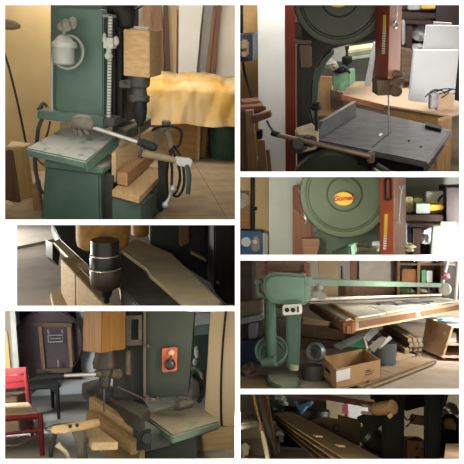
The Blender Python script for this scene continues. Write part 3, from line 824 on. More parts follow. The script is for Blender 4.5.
    P.mb().ball(P.p(417, 47, 9.2), (.13, .12, .05), amp=.5, seed=5).solo('white_rag', mat('crumpled', 'b9bcc0'), 'white rag low in the cabinet beside the foam sheet', 'rag')
    P.mb().vslab([(402, 20), (405, 20), (405.5, 44), (402, 46)], 7.4, .04).bev(.01).solo('plastic_sleeve', mat('sleeve', 'a9aeb2', 'b9bdc0', rough=.4), 'pale plastic sleeve hanging beside the red saw post', 'sleeve')
    P.mb().vslab([(401, 49), (414, 52), (412, 82), (401, 82)], 8.0, .3).bev(.01).solo('brown_carton', wood('carton_brown', '59483b', '6a584a', 'x'), 'brown carton standing between the red post and the foam sheet', 'carton')
    # left part: papers, leaning white frame, small green machine, panels
    for k, (m, lab) in enumerate(((mat('paper_cream', 'c5b594', 'd2c4a5', rough=.8), 'cream folder, topmost of the flat pile behind the wheel cover'),
                                  (mat('paper_green', '6f8d6c', '7f9c7b', rough=.7), 'green folder in the flat pile behind the wheel cover'),
                                  (mat('paper_grey', 'a8a9a2', 'b6b7b0', rough=.8), 'grey folder, lowest of the flat pile behind the wheel cover'))):
        v = 48 + 3.6 * k
        P.mb().vslab([(347, v + 2.5), (372, v - 1), (372, v + 1.8), (347, v + 5.6)], 7.6 - .02 * k, .4, .1).bev(.004).solo('folder', m, lab, 'folder', 'folders in the flat pile')
    P.mb().vslab([(336, 62), (374, 58), (374, 82), (336, 82)], 8.6, .2).bev(.01).solo('metal_cabinet', mat('cab_dark', '3a3f3a', '464b45', rough=.5), 'dark low cabinet carrying the flat pile of folders', 'cabinet')
    P.mb().vslab([(330, 43), (350, 43), (350, 62), (330, 62)], 8.6, .1).bev(.01).solo('grey_board', mat('pan_grey', '8f938d', '9fa39c', rough=.7), 'grey board in the gap under the wheel cover', 'board')
    P.mb().vslab([(373, 42), (376, 43), (369.5, 86), (364, 86)], 7.3, .05, .4).bev(.004).solo('white_board_edge', mat('lean_white', 'b5b8b8', 'c4c7c6', rough=.6), 'white board leaning edgeways behind the red saw post', 'board')
    G = P.thing('grinder', 'small pale green bench grinder with a black lamp arm behind the bandsaw neck', 'grinder', P.p(342, 95, 7.1))
    P.mb().vslab([(332, 76), (349, 71.5), (349.5, 87), (333, 92)], 7.05, .3, .25).bev(.015).part('housing', mat('grinder_green', '719a7b', '82ab8b', rough=.5), G)
    P.mb().vslab([(339, 84), (346, 82), (346, 90), (339, 92)], 6.98, .06, .25).bev(.01).part('cover', mat('grinder_green', '719a7b'), G)
    P.mb().vl(347, 7.2, [(70, 1.3), (50, 1.3), (49.5, 2), (46, 2)], 12).vl(347, 7.2, [(64, 4), (62, 5), (57, 5), (56, 2.5)], 16).part('lamp_arm', black, G)
    P.mb().line([(336, 72, 7.0), (343, 67, 7.0), (350, 73, 7.0)], .015, 8, 4).ball(P.p(340, 69, 7.1), (.1, .1, .05)).part('motor', black, G)
    P.mb().ball(P.p(328, 64, 7.0), (.09, .1, .06), amp=.3, seed=2).ball(P.p(333, 66, 7.0), (.06, .08, .05), amp=.3).solo('dusty_motor', mat('dusty_grey', '74736a', '8b897e', rough=.8, scale=12), 'dusty grey motor lying on top of the tan brown board', 'motor')
    P.mb().vslab([(316, 76), (332, 77), (332, 116), (314, 116)], 6.8, .03, .1).solo('brown_board', mat('panel_tan', '8a6c48', '977854', rough=.7, scale=3), 'tan brown board standing behind the bandsaw fence', 'board')
    P.mb().vslab([(331, 90), (343, 93), (344, 110), (331, 110)], 6.75, .05, -.2).solo('dark_board', wood('panel_dark', '4a3228', '583d31', 'z'), 'small dark brown board right behind the fence', 'board')
    P.mb().vslab([(302, 40), (316, 22), (316, 44), (303, 44)], 6.3, .02).solo('white_card', mat('lean_white', 'b5b8b8'), 'white card wedged behind the bandsaw neck', 'card')
    lamp(P, (420, -70, 6.6), (400, 100, 7.8), 66, (1.6, .8), (1, .96, .9))
    lamp(P, (275, -80, 5.6), (270, 100, 6.8), 32, (.8, .8), (1, .96, .9))
    lamp(P, (520, 60, 5.2), (390, 90, 5.6), 30, (.4, 1.0), (1, .96, .9))
build_p2()
# ================================================================== bandsaw wheel guard, close view
def build_p3():
    P = P3
    sawg = mat('guard_green', '4c573c', '556144', rough=.5, scale=4, bump=.04)
    frame = mat('guard_frame', '44523c', '4f5d46', rough=.6, scale=7)
    red = mat('guard_red', '9a4429', 'a85233', rough=.55, scale=7, bump=.08)
    redp = mat('guard_lit_red', 'ab7d62', 'bd9077', rough=.6, scale=8, stretch=(1, 1, .3))  # post's lit side, its brightness put into the colour
    steel = mat('steel', '9a9a94'); black = mat('black_iron', '1e1f1f')
    darkw = wood('dark_cabinet_wood', '33231f', '402d27', 'x')
    brd = wood('red_board', '7f4a32', '91593f', 'z')
    P.mb().poly([(-7, 2, -P.H), (7, 2, -P.H), (7, 12, -P.H), (-7, 12, -P.H)]).struct('floor', mat('dusty_floor', '6f6252'))
    P.mb().poly([(-7, 7.6, -P.H), (7, 7.6, -P.H), (7, 7.6, 3), (-7, 7.6, 3)]).struct('wall_back', mat('green_grey_wall', 'a9ada0', 'b8bbaf', rough=.9, scale=2))
    P.mb().vslab([(269, 176), (304, 176), (304, 257), (269, 257)], 6.4, .4).struct('wall_left', mat('cream_plaster', 'd2d5c7', 'dfe1d5', rough=.9, scale=2.5, bump=.1))
    P.mb().vslab([(238, 176), (271, 176), (271, 257), (238, 257)], 7.0, .03).solo('plywood_sheet', mat('yellow_ply', 'dcbb84', 'e6c894', rough=.7, scale=2.2), 'yellow plywood sheet behind a black pipe and bright blue switch box', 'sheet')
    P.mb().vslab([(238, 203.5), (250, 203.5), (250, 228), (238, 228)], 6.8, .06).bev(.006).solo('wooden_board', wood('orange_board', '9c6c40', 'ad7c4d', 'x'), 'orange brown board mounted above the blue switch box lid', 'board')
    P.mb().ball(P.p(243, 200, 6.8), (.08, .08, .09), amp=.3).solo('plastic_bag', mat('bag_grey', 'b7ab95', 'c8bda8', rough=.5), 'crumpled pale bag on top of the orange brown board', 'bag')
    P.mb().line([(252.5, 174, 6.75), (252.7, 232, 6.75)], .022, 10).line([(251, 208.5, 6.72), (257, 208.5, 6.72)], .018, 10).solo('conduit_pipe', black, 'black pipe with a side clip running down the yellow plywood sheet', 'pipe')
    sb = P.thing('switch_box', 'blue switch box with pale worn buttons below the black pipe', 'switch', P.p(250, 258, 6.5))
    P.mb().vslab([(238, 231), (262, 231.5), (262, 258), (238, 258)], 6.55, .2).bev(.01).part('housing', mat('switch_blue_bright', '3b5a80', '486890', rough=.5), sb)
    P.mb().vslab([(262.5, 232.5), (268, 234), (268, 258), (262.5, 258)], 6.57, .18).bev(.006).part('side_cover', mat('side_pale', 'b9b3a6', 'c6c1b4', rough=.6), sb)
    P.mb().vslab([(251, 238), (259, 236.5), (259, 252), (251, 252)], 6.45, .1).bev(.02).part('button_plate', mat('old_plastic', '9b8b74', 'ae9e86', rough=.5), sb)
    P.mb().cyl(P.p(246, 242, 6.52), P.p(246, 242, 6.36), .05).cyl(P.p(255, 242, 6.44), P.p(255, 242, 6.36), .022).part('button', mat('pale_button', 'a9a8a2', 'bab9b2', rough=.4), sb)
    # boards beside the saw
    P.mb().vslab([(292.5, 186), (294.5, 185), (301, 186.5), (303, 257), (293, 257)], 6.0, .05).bev(.006).solo('leaning_board', brd, 'tall rounded reddish board leaning on the cream wall beside the guard', 'board')
    P.mb().vslab([(292.5, 207), (311.5, 227), (311.5, 257), (292.5, 257)], 5.85, .05).bev(.004).solo('leaning_board', wood('red_board_two', '8e5b41', '9d6a4e', 'z'), 'wide board with a slanted top in front of the tall rounded one', 'board')
    P.mb().vslab([(302, 239), (319.5, 239), (319.5, 246), (316, 258), (305, 258), (302, 246)], 5.25, .1).bev(.006).solo('wooden_ledge', wood('ledge_brown', '7d573b', '8c654a', 'x'), 'small brown wooden ledge bracket fixed on the saw neck under the guard', 'ledge')
    P.mb().vslab([(307, 222), (311, 221), (312, 239), (307, 239)], 5.4, .04).solo('small_board', wood('hung_red', '6f3f2c', '7c4a35', 'z'), 'little red brown board standing on the wooden ledge', 'board')
    P.mb().line([(299, 190, 5.9), (303, 205, 5.9), (306.5, 218, 5.85), (305, 224, 5.85)], .005, 6, 4).solo('thin_string', mat('cord_white', 'c8c6ba', rough=.6), 'thin pale string hanging over the leaning boards', 'string')
    P.mb().vslab([(305, 180), (330, 180), (330, 238), (310, 238)], 6.6, .03).solo('white_card', mat('card_white', 'bcc0b6', 'c9ccc3', rough=.8), 'white card behind the saw neck', 'card')
    # saw
    T = P.thing('bandsaw', 'dark green bandsaw wheel guard with oval yellow badge and red post', 'bandsaw', P.p(342, 300, 5.2))
    P.mb().vslab([(316, 232), (326, 222), (384, 222), (384, 241), (356, 243), (345, 246), (336, 250), (328, 257), (312, 257)], 5.4, .1).bev(.01).part('frame', frame, T)
    wheel_cover(P, T, 344.5, 192.8, 5.12, 44.5, sawg)
    badge(P, T, 343.5, 198.8, 5.10, 9.3, 6.7)
    a = [P.p(379.5, 255, 5.06), P.p(393.5, 255, 4.86), P.p(405, 255, 5.0)]
    a = [V((q_.x, q_.y, P.p(390, 300, 4.9).z)) for q_ in a]
    b = [V((q_.x, q_.y, P.p(390, 150, 4.9).z)) for q_ in a]
    d = V((.02, .17, 0))
    P.mb().hexa([a[0], a[1], a[2], a[0] + d], [b[0], b[1], b[2], b[0] + d]).bev(.004).part('post', red, T)
    n = (a[2] - a[1]).cross(V((0, 0, 1))).normalized() * .004
    P.mb().prism([a[1] + n, a[2] + n, b[2] + n, b[1] + n], -n * .9).part('post_face', redp, T, 'pinkish side face of the red post with light painted in')
    nn = (a[1] - a[0]).cross(V((0, 0, 1))).normalized()
    q = lambda u, v, e=.005: P.pl(u, v, a[0] + nn * e, nn)
    P.mb().prism([q(384.6, 214), q(387.6, 214), q(386.6, 236), q(383.8, 236)], -nn * .004).part('rule_upper', mat('rule_yellow', 'd2ab3c'), T, 'yellow rule')
    P.mb().prism([q(383.8, 236), q(386.6, 236), q(385.6, 250), q(382.8, 250)], -nn * .004).part('rule_lower', lined('rule_white', 'c9c2ae', 'd3ccb8', '7a6a55'), T, 'white rule')
    P.mb().tube([q(384.8, 200, .015), q(384.8, 181, .015), q(386, 178, .015), q(388.2, 177.5, .015), q(389.8, 180, .015), q(390, 200, .015)], .010, 8).tube([q(384.8, 199.5, .015), q(390, 199.5, .015)], .010, 8).part('hasp_loop', black, T)
    S = P.thing('spanner', 'steel open-ended spanner hanging on the pinkish face of the red post', 'spanner', P.p(399, 228, 4.9))
    spanner(P, S, mat('old_steel', '77766f', '8d8c85', rough=.45, metal=.5), 4.9, (401.5, 187), (398.5, 223))
    # low behind the saw
    P.mb().vslab([(334, 249), (350, 244.5), (352, 258), (332, 258)], 6.2, .3, .2).bev(.02).solo('grinder', mat('grinder_green', '719a7b'), 'pale green grinder housing just showing below the wheel guard', 'grinder')
    for k, (v, m, lab) in enumerate(((247.5, mat('paper_tan', 'b0936a', 'bd9f76', rough=.8), 'tan folder on top of the green one below the wheel guard'), (251.5, mat('paper_green', '6f8d6c'), 'green folder under the tan one below the wheel guard'))):
        P.mb().vslab([(356, v), (378, v - 1.5), (378, v + 2), (355, v + 3.6)], 7.0 - .03 * k, .4, .1).bev(.004).solo('folder', m, lab, 'folder')
    P.mb().ball(P.p(372, 243, 7.1), (.12, .1, .06), amp=.4, seed=4).solo('grey_rag', mat('rag_grey', '7c837c', '959b93', rough=.8, scale=12), 'grey rag lying on the folders beside the red post', 'rag')
    # cabinet and shelf things
    C = P.thing('dark_cabinet', 'dark brown cabinet with open shelves beside the white foam', 'cabinet', P.p(425, 300, 8.0))
    P.mb().vslab([(403, 215), (444, 214.5), (444, 222), (403, 221)], 7.75, .6).bev(.008).part('shelf', darkw, C)
    P.mb().vslab([(403, 223.5), (444, 223), (444, 228), (403, 227)], 7.7, .12).bev(.006).part('rail', darkw, C)
    P.mb().vslab([(413, 228), (421, 228), (420, 262), (413, 262)], 7.75, .4).part('post', wood('cab_post', '3d2821', '4b332a', 'z'), C)
    P.mb().vslab([(398, 226), (446, 226), (446, 262), (398, 262)], 8.4, .05).part('back_panel', black, C)
    P.mb().vslab([(446, 187), (460, 187), (475, 187), (475, 262), (446, 262)], 7.7, .5).bev(.008).part('side_panel', mat('black_brown', '2b2226'), C)
    P.mb().vslab([(433, 226.5), (470, 226.5), (470, 262), (430, 262)], 7.2, .08, 0, None, -.05).bev(.005).solo('foam_sheet', mat('foam_greenish', 'a3adab', 'aeb8b5', rough=.8, scale=3, bump=.03), 'white foam sheet leaning in front of the dark cabinet', 'foam sheet')
    P.mb().vslab([(441, 222), (456, 222.5), (456, 228), (441, 228)], 7.5, .05).solo('paper_sheet', mat('paper_pinkish', 'b8aba7'), 'narrow pinkish sheet peeping above the foam sheet', 'sheet')
    ca = mat('carton_beige', 'a2926f', 'b2a27f', rough=.8, scale=5)
    P.mb().vslab([(404, 197), (413, 197), (413, 212.5), (404, 212.5)], 7.95, .25).bev(.01).solo('carton', ca, 'beige carton on the shelf next to the red post', 'carton')
    P.mb().vslab([(413.5, 198), (423, 198), (423, 212), (413.5, 212)], 8.05, .2).bev(.01).solo('carton', mat('carton_olive', '8f8664', 'a09775', rough=.8), 'olive carton, second on the shelf from the red post', 'carton')
    P.mb().vslab([(416, 203.5), (430, 203.5), (430, 213.5), (416, 213.5)], 7.8, .14).bev(.006).solo('grey_carton', mat('carton_bluegrey', '87938c', '96a29a', rough=.7), 'blue grey carton in front of the olive one on the shelf', 'carton')
    yc = P.thing('yellow_case', 'yellow case lying on the shelf with a black lower edge', 'case', P.p(436, 213, 7.8))
    P.mb().vslab([(429, 205), (444, 204.5), (444, 210), (429, 211)], 7.8, .15).bev(.012).part('lid', mat('case_orange', 'd79a22', 'e2aa35', rough=.45), yc)
    P.mb().vslab([(430, 211), (443, 210.3), (443, 213.2), (430, 213.2)], 7.82, .14).part('tray', black, yc)
    P.mb().vslab([(426, 192), (445, 191), (445, 204), (426, 204)], 8.05, .08).bev(.01).solo('white_packet', mat('packet_white', 'b4bbaf', 'c6ccc1', rough=.7), 'white packet standing behind the yellow case', 'packet')
    P.mb().line([(438, 202, 7.9), (441, 197, 7.9), (446, 195, 7.9), (449, 198, 7.9)], .012, 8, 5).solo('black_cable', black, 'short black cable draped over the white packet', 'cable')
    P.mb().ball(P.p(427, 234, 8.0), (.1, .12, .09), amp=.5, seed=3).ball(P.p(424, 238, 7.95), (.06, .08, .06), amp=.4, seed=6).solo('crumpled_paper', mat('crumpled', 'b9bcc0'), 'crumpled white paper on the lower open shelf beside the foam', 'paper')
    P.mb().ball(P.p(408, 236, 8.0), (.07, .1, .1), amp=.4, seed=9).solo('blue_rag', mat('rag_blue', '46567c', '8a8ea0', rough=.8, scale=9), 'blue and grey rag on the lower shelf by the red post', 'rag')
    P.mb().ball(P.p(408, 247, 7.9), (.1, .1, .06), amp=.4, seed=2).solo('cream_rag', mat('rag_cream', '94876a', 'a99c7e', rough=.8, scale=9), 'cream rag lying below the blue one', 'rag')
    P.mb().vslab([(404, 222), (407, 222), (407.5, 245), (404, 247)], 6.8, .04).bev(.01).solo('plastic_sleeve', mat('sleeve', 'a9aeb2'), 'pale plastic sleeve hanging by the lower shelf', 'sleeve')
    lamp(P, (540, 190, 5.6), (410, 215, 7.6), 3.5, (.3, .5), (.95, 1, .93))
    strip(P, 'top', 0.3, (.95, 1, .92), (350, 225, 5.6))
    strip(P, 'left', 13, (1, .98, .88), (290, 215, 6.6))
    strip(P, 'bottom', 3, (.95, 1, .92), (300, 200, 6.2))
    lamp(P, (500, 230, 6.0), (290, 215, 6.4), 60, (.3, .5), (.97, 1, .93))
build_p3()
# ================================================================== drill chuck close-up
def build_p4():
    P = P4
    black = mat('chuck_black', '191817', '262423', rough=.32, scale=8, bump=.03, metal=.3)
    sleeve = mat('chuck_sleeve', '362b25', '443831', rough=.45, scale=9, metal=.3)
    ringm = mat('chuck_ring', 'a09c94', 'b8b4ab', rough=.25, metal=.8, bump=.02)
    dgreen = mat('deep_green', '20261f', '2a3129', rough=.5, scale=7)
    dirty = mat('dark_casting', '2b2a25', '3a3831', rough=.7, scale=12)
    top = mat('sawdust_top', 'a1987f', 'b8a883', rough=.8, scale=4, bump=.1)
    cover = mat('osb_cover', '805a28', '9c7436', rough=.75, scale=16, bump=.5)
    pale = wood('fence_pale', '97825e', 'a8926d', 'y'); tan = wood('fence_tan', '8a7350', '9a825d', 'y')
    P.mb().poly([(-8, 2, -P.H), (8, 2, -P.H), (8, 14, -P.H), (-8, 14, -P.H)]).struct('floor', mat('grey_floor', '77706a', '8a837b', rough=.95, scale=2.2, spec=.05))
    P.mb().poly([(-8, 10.5, -P.H), (8, 10.5, -P.H), (8, 10.5, 2), (-8, 10.5, 2)]).struct('wall_back', mat('dim_wall', '6d685f'))
    # paler patch of the floor, laid as a thin slab
    P.mb().slab([(-20, 224), (75, 210), (68, 236), (-20, 254)], -P.H + .02, .02).solo('floor_patch', mat('pale_floor', 'a39f96', 'b3afa5', rough=.9, scale=2), 'paler patch of the grey floor beside the drill chuck', 'sheet')
    zt = P.p(153, 278, 4.75).z
    T = P.thing('drill_press', 'black keyed drill chuck with bright rings hanging from a mustard wooden motor cover', 'machine', P.p(105, 330, 4.9))
    k = 4.6 / F
    # mustard cover with rounded underside
    P.mb().vl(103, 4.95, [(247.5, 16), (247, 21), (244.5, 25), (239, 26.3), (190, 26.3)], 40).part('motor_cover', cover, T)
    P.mb().vl(140, 5.6, [(236, 6), (234, 9), (215, 9)], 24).part('cover_bracket', cover, T)
    ch = P.mb().vl(105.5, 4.6, [(290, 6.5), (289, 9), (286.5, 13), (283.5, 15.2), (280, 15.6), (268.5, 15.8), (267, 15)], 40).part('chuck_sleeve', sleeve, T)
    P.mb().vl(105, 4.6, [(268, 15), (258, 15), (256.5, 14.6), (254, 14.6), (252, 14), (240, 14)], 40).part('chuck_body', black, T)
    P.mb().vl(105, 4.6, [(268.5, 15.9), (268.1, 16.2), (267.2, 16.2), (266.8, 15.8)], 40).part('chuck_ring', ringm, T, 'bright lower ring')
    P.mb().vl(105, 4.6, [(255.1, 14.8), (254.7, 15.1), (253.6, 15.1), (253.2, 14.6)], 40).part('chuck_ring', ringm, T, 'bright upper ring')
    P.mb().vl(106.5, 4.6, [(308, 2.2), (298, 3), (296, 5), (289, 6.5)], 24).part('chuck_jaw', black, T)
    # dusty cross table: long bar with dark face
    P.mb().slab([(100, 254), (121, 246), (136, 238), (172, 253), (222, 301), (216, 316), (196, 316), (154, 279), (150, 276), (146, 269), (120, 250), (102, 258)], zt, .32).bev(.012).part('cross_table', top, T)
    P.mb().slab([(121, 251), (146, 270), (154, 280), (196, 317), (160, 330), (121, 287)], zt - .02, .4).bev(.01).part('table_side', dirty, T)
    P.mb().slab([(51, 222), (80, 214), (118, 262), (112, 274), (88, 266), (60, 240)], zt - .1, .14).bev(.01).part('slide_bar', dgreen, T)
    # dark body behind
    P.mb().vslab([(150, 180), (216, 180), (216, 286), (205, 280), (150, 244)], 5.9, .4).bev(.01).part('slide_body', dgreen, T)
    P.mb().vslab([(214, 180), (250, 180), (250, 312), (227, 305), (214, 291)], 5.3, .4).bev(.015).part('column', mat('column_dark', '171813', '21221b', rough=.4), T)
    P.mb().line([(216, 281, 5.2), (219, 284, 5.2)], .014, 8).part('glint', ringm, T, 'small painted glint')  # bright bit of metal standing in for a glint on the column
    P.mb().vslab([(180, 190), (189, 190), (189, 243), (180, 247)], 5.75, .1).bev(.006).part('guide_strip', wood('guide_wood', '6c5230', '7a5f3a', 'z'), T)
    P.mb().vslab([(191, 251), (206, 259), (206, 262), (191, 254)], 5.8, .06).part('gib', top, T)
    P.mb().vslab([(190, 226), (206, 226), (206, 243), (190, 240)], 5.82, .03).bev(.02).part('slot_plate', dirty, T)
    # wooden fence in the vice
    P.mb().slab([(53.5, 242), (59, 239), (100, 276), (96, 283), (88, 276)], zt - .085, .012).solo('wooden_strip', mat('dusty_strip', 'a0977d', 'b3a98d', rough=.8, scale=6), 'dusty pale strip lying on the dark slide beside the chuck', 'strip')
    a = P.p(52.7, 243.5, 5.3)
    P.mb().vslab([(52.5, 243), (60, 252.5), (58.5, 266), (52.5, 259.5)], 5.5, .15, -.5).solo('stop_block', black, 'black stop block at the end of the pale strip', 'block')
    f0, f1 = P.p(60.5, 258, 5.25), P.p(114, 316, 4.42)
    dn = V((0, 0, -.42))
    P.mb().prism([f0, f0.lerp(f1, .3), f0.lerp(f1, .3) + dn, f0 + dn * .75], (.07, .05, 0)).bev(.006).solo('fence_board', pale, 'pale board at the far end of the fence below the chuck', 'board')
    P.mb().prism([f0.lerp(f1, .31), f1, f1 + dn, f0.lerp(f1, .31) + dn], (.07, .05, 0)).bev(.006).solo('fence_board', wood('fence_second', '8f7955', 'a08963', 'y'), 'second fence board, directly under the chuck', 'board')
    P.mb().slab([(50.5, 292), (61, 285), (84, 316), (58, 326)], zt - .38, .3).bev(.006).solo('vice_board', tan, 'tan wooden block low beside the fence boards', 'block')
    P.mb().slab([(118, 280), (122, 279), (143, 298), (140, 309), (124, 309)], zt - .20, .06).solo('wooden_batten', pale, 'pale batten showing between chuck tip and dark cross table', 'batten')
    lamp(P, (-98, 229, 7.2), (50, 262, 7.6), 420, (.8, .3), (1, .96, .9))
    lamp(P, (-80, 236, 5.0), (50, 280, 5.8), 14, (.5, .3), (1, .95, .88))
    strip(P, 'top', 1.00, (1, .9, .75), (150, 275, 5.2))
build_p4()
# ================================================================== mortiser from its switch side
def build_p5():
    P = P5
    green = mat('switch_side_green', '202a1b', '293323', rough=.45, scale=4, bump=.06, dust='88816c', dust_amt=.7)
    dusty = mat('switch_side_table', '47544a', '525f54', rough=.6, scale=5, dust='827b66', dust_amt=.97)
    iron = mat('dusty_iron', '3a3b38'); black = mat('black_iron', '1e1f1f')
    grime = mat('warm_casting', '463f30', '584f3d', rough=.7, scale=12, dust='776d57', dust_amt=.7)
    steel = mat('steel', '9a9a94')
    cover = wood('orange_cover', '80592b', '936b37', 'z', rough=.45)
    pale = wood('pine_board', '917850', 'a2895f', 'y'); tan = wood('pine_dark', '7e6540', '8e744c', 'y')
    W = RAD(-28)
    P.mb().poly([(-8, 2, -P.H), (8, 2, -P.H), (8, 10, -P.H), (-8, 10, -P.H)]).struct('floor', mat('pale_concrete', '9b9a93', 'aaa9a1', rough=.8, scale=2.2))
    P.mb().poly([(-8, 8.95, -P.H), (8, 8.95, -P.H), (8, 8.95, 3), (-8, 8.95, 3)]).struct('wall_back', mat('blue_white_wall', 'c3c8cb', 'cdd2d4', rough=.9, scale=2))
    # ---- machine
    T = P.thing('mortising_machine', 'dark green chisel mortiser with an orange switch plate', 'machine', P.p(165, 480, 4.7))
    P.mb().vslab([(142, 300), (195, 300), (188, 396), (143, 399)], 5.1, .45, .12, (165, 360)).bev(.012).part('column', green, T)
    P.mb().vslab([(143.5, 300), (146, 300), (146, 397), (143.5, 397)], 5.04, .04).part('corner_strip', mat('edge_brown', '4f4a36', '5b553f', rough=.5), T)
    for u, v in ((148, 346), (147, 397), (150, 399), (158, 399), (182, 398)):
        P.mb().cyl(P.p(u, v, 5.12), P.p(u, v, 5.0), .014, seg=10).part('bolt', grime, T)
    sw = P.mb().vslab([(162, 348.5), (176, 347), (177.5, 348), (177, 371), (163, 372.5), (161.8, 371)], 5.03, .06, .05).bev(.006).part('switch_plate', mat('orange_plate', 'b4532c', 'c26138', rough=.4), T, 'orange switch plate')
    P.mb().lathe(P.p(170, 364, 5.02), [(.045, 0), (.042, .05), (.03, .06), (.01, .062)], (0, -1, 0)).box(P.p(170.5, 361, 4.95), (.018, .03, .085)).part('rotary_knob', mat('knob_black', '1b1a1c', '282729', rough=.3), sw)
    P.mb().lathe(P.p(171.3, 352.5, 5.02), [(.024, 0), (.024, .025), (.01, .03)], (0, -1, 0)).part('push_button', mat('button_tan', 'b59a72', 'c3a981', rough=.4), sw)
    # slide with slotted plate
    P.mb().vslab([(118, 300), (144, 300), (144, 402), (112, 398)], 5.25, .3).bev(.01).part('slide_body', mat('slide_dark', '191a16', '23241f', rough=.5), T)
    fr = P.mb()
    for q in ([(126, 316), (142, 315), (142, 319), (126, 320)], [(126, 320), (131, 320), (131, 341), (126, 341)], [(138.5, 319), (142, 319), (142, 341), (138.5, 341)], [(126, 340), (142, 340), (142, 345), (126, 346)]):
        fr.vslab(q, 5.0, .06)
    fr.part('slotted_frame', grime, T)
    P.mb().vslab([(125, 350), (131, 350), (131, 376), (125, 375)], 5.0, .08).bev(.01).line([(128, 352, 4.95), (128, 374, 4.95)], .02, 10).part('guide_block', grime, T)
    # wooden motor box
    P.mb().prism([P.p(83.5, 296, 4.78), P.p(102, 296, 4.6), P.p(126, 296, 4.9), P.p(108, 296, 5.1)], (0, 0, -(P.p(102, 296, 4.6).z - P.p(102, 353, 4.6).z))).bev(.006).part('motor_cover', cover, T, 'orange wooden motor box')
    P.mb().vl(105, 4.8, [(388, 3), (386, 5), (376, 5.5), (375, 7), (369, 7.5), (368, 11), (362, 12), (356, 10), (345, 10)]).part('spindle', mat('spindle_dark', '221d12', '30291b', rough=.5, scale=9), T)
    P.mb().vl(104, 4.8, [(412, .7), (388, 1.1)], 10).part('drill_bit', iron, T)
    # feed lever towards the black chair
    lv = P.mb().line([(64, 375.5, 4.7), (96, 374.2, 4.75)], .014, 12).part('feed_lever', steel, T)
    P.mb().line([(29, 380, 4.66), (36, 377.5, 4.67), (47, 376.3, 4.68), (64, 375.6, 4.7)], [.016, .02, .026, .022], 12).part('grip', black, lv)
    P.mb().line([(95, 374, 4.75), (108, 373, 4.8), (118, 374, 4.9)], [.02, .035, .04], 12).part('lever_hub', grime, lv)
    # cross slide running to the viewer's right
    zs = P.p(150, 412, 4.9).z
    P.mb().slab([(82, 383), (92, 380), (100, 379), (150, 409), (140, 418), (112, 402), (84, 388)], zs + .05, .10).bev(.008).part('cross_slide', mat('slide_steel', '25241f', '33312a', rough=.5, scale=9, dust='6d675a', dust_amt=.6), T)
    P.mb().slab([(108, 392), (118, 387), (142, 398), (148, 405), (140, 411)], zs + .01, .05).bev(.008).part('saddle', mat('saddle_dark', '2c2c27', '3b3a33', rough=.6, scale=9, dust='8d8673', dust_amt=.75), T)
    # cast table
    zt = P.p(172, 435, 4.45).z
    pts = [(141, 413.5, 4.95), (160, 410, 5.1), (201, 405.5, 5.25), (220, 421, 4.75), (172, 435.5, 4.45), (153, 421.5, 4.75)]
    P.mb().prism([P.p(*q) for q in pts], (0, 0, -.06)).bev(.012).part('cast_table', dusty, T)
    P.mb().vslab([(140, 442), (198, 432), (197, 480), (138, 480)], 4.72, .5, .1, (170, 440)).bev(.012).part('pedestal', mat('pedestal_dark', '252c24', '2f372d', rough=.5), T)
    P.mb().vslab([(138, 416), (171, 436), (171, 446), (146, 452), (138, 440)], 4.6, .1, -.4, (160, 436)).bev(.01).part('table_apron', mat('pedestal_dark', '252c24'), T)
    P.mb().cyl(P.p(146, 438, 4.55), P.p(147.5, 438.5, 4.42), .035).box(P.p(144, 438, 4.6), (.1, .12, .13)).part('stop_screw', black, T)
    hd = P.mb().line([(146, 413, 4.85), (162, 409, 4.85), (178, 405, 4.85)], .009, 10).line([(118, 387, 5.0), (150, 402, 4.95), (176, 401.5, 4.85)], .006, 8).part('adjusting_rod', grime, T)
    P.mb().line([(174, 408, 4.8), (180, 406, 4.78), (190, 404, 4.8), (195, 402, 4.82)], [.02, .032, .03, .016], 12).ball(P.p(182, 402, 4.83), (.05, .04, .025)).part('clamp_handle', mat('handle_dusty', '2b261f', '3a332a', rough=.6, scale=12, dust='504a3d'), T)
    P.mb().line([(194, 375, 5.5), (202, 383, 5.4), (203, 393, 5.3), (199, 401, 5.2)], .02, 8, 5).part('power_cable', black, T)
    # vice
    vc = P.mb().vslab([(71, 431), (79, 424), (86, 427), (85, 446), (90, 480), (78, 480), (76, 445)], 4.5, .08).bev(.012).part('vice_bracket', mat('vice_grey', '4b473c', '5f5a4c', rough=.6, scale=10), T)
    P.mb().line([(51, 432, 4.4), (54, 430.5, 4.4), (62, 429, 4.4), (86, 425, 4.5), (97, 423, 4.6), (99, 422.5, 4.6)], [.018, .03, .028, .03, .028, .03], 14).part('vice_screw', wood('vice_wood', 'a2875a', 'b4986a', 'x'), vc)
    for u, v in ((63, 428), (70, 426.5), (77, 425.5)):
        P.mb().box(P.p(u, v, 4.38), (.022, .03, .022)).part('notch', black, vc)
    P.mb().line([(55, 431, 4.5), (55, 436, 4.5), (51, 449, 4.5), (51, 457, 4.5)], [.012, .015, .017, .014], 10).part('vice_lever', black, vc)
    P.mb().line([(57, 444, 4.5), (60, 447, 4.5), (66, 452, 4.5), (70, 462, 4.5)], [.025, .016, .014, .014], 10).part('crank_handle', mat('crank_pale', 'a39a82', 'b4ab92', rough=.5), vc)
    # boards held by the vice
    def plank(p0, p1, h, t, name, m, lab, h1=None):
        h1 = h1 or h
        P.mb().prism([p0, p1, p1 - V((0, 0, h1)), p0 - V((0, 0, h))], t).bev(.004).solo(name, m, lab, 'board')
    plank(P.p(89, 397, 5.25), P.p(139.5, 431, 4.62), .34, V((.04, .05, 0)), 'fence_board', pale, 'tall pine fence board behind the battens of the orange-switch mortiser', .36)
    plank(P.p(86, 411, 5.05), P.p(131, 442, 4.5), .09, V((.05, .06, 0)), 'timber_block', tan, 'darker upper pine batten lying against the tall fence board')
    P.mb().slab([(85, 427), (93, 423), (130, 451), (129, 470), (118, 470), (86, 436)], P.p(100, 435, 4.62).z, .05).bev(.004).solo('lower_board', wood('pine_low', '97805a', 'a88f67', 'y'), 'lower pine board beneath the darker batten and vice screw', 'board')
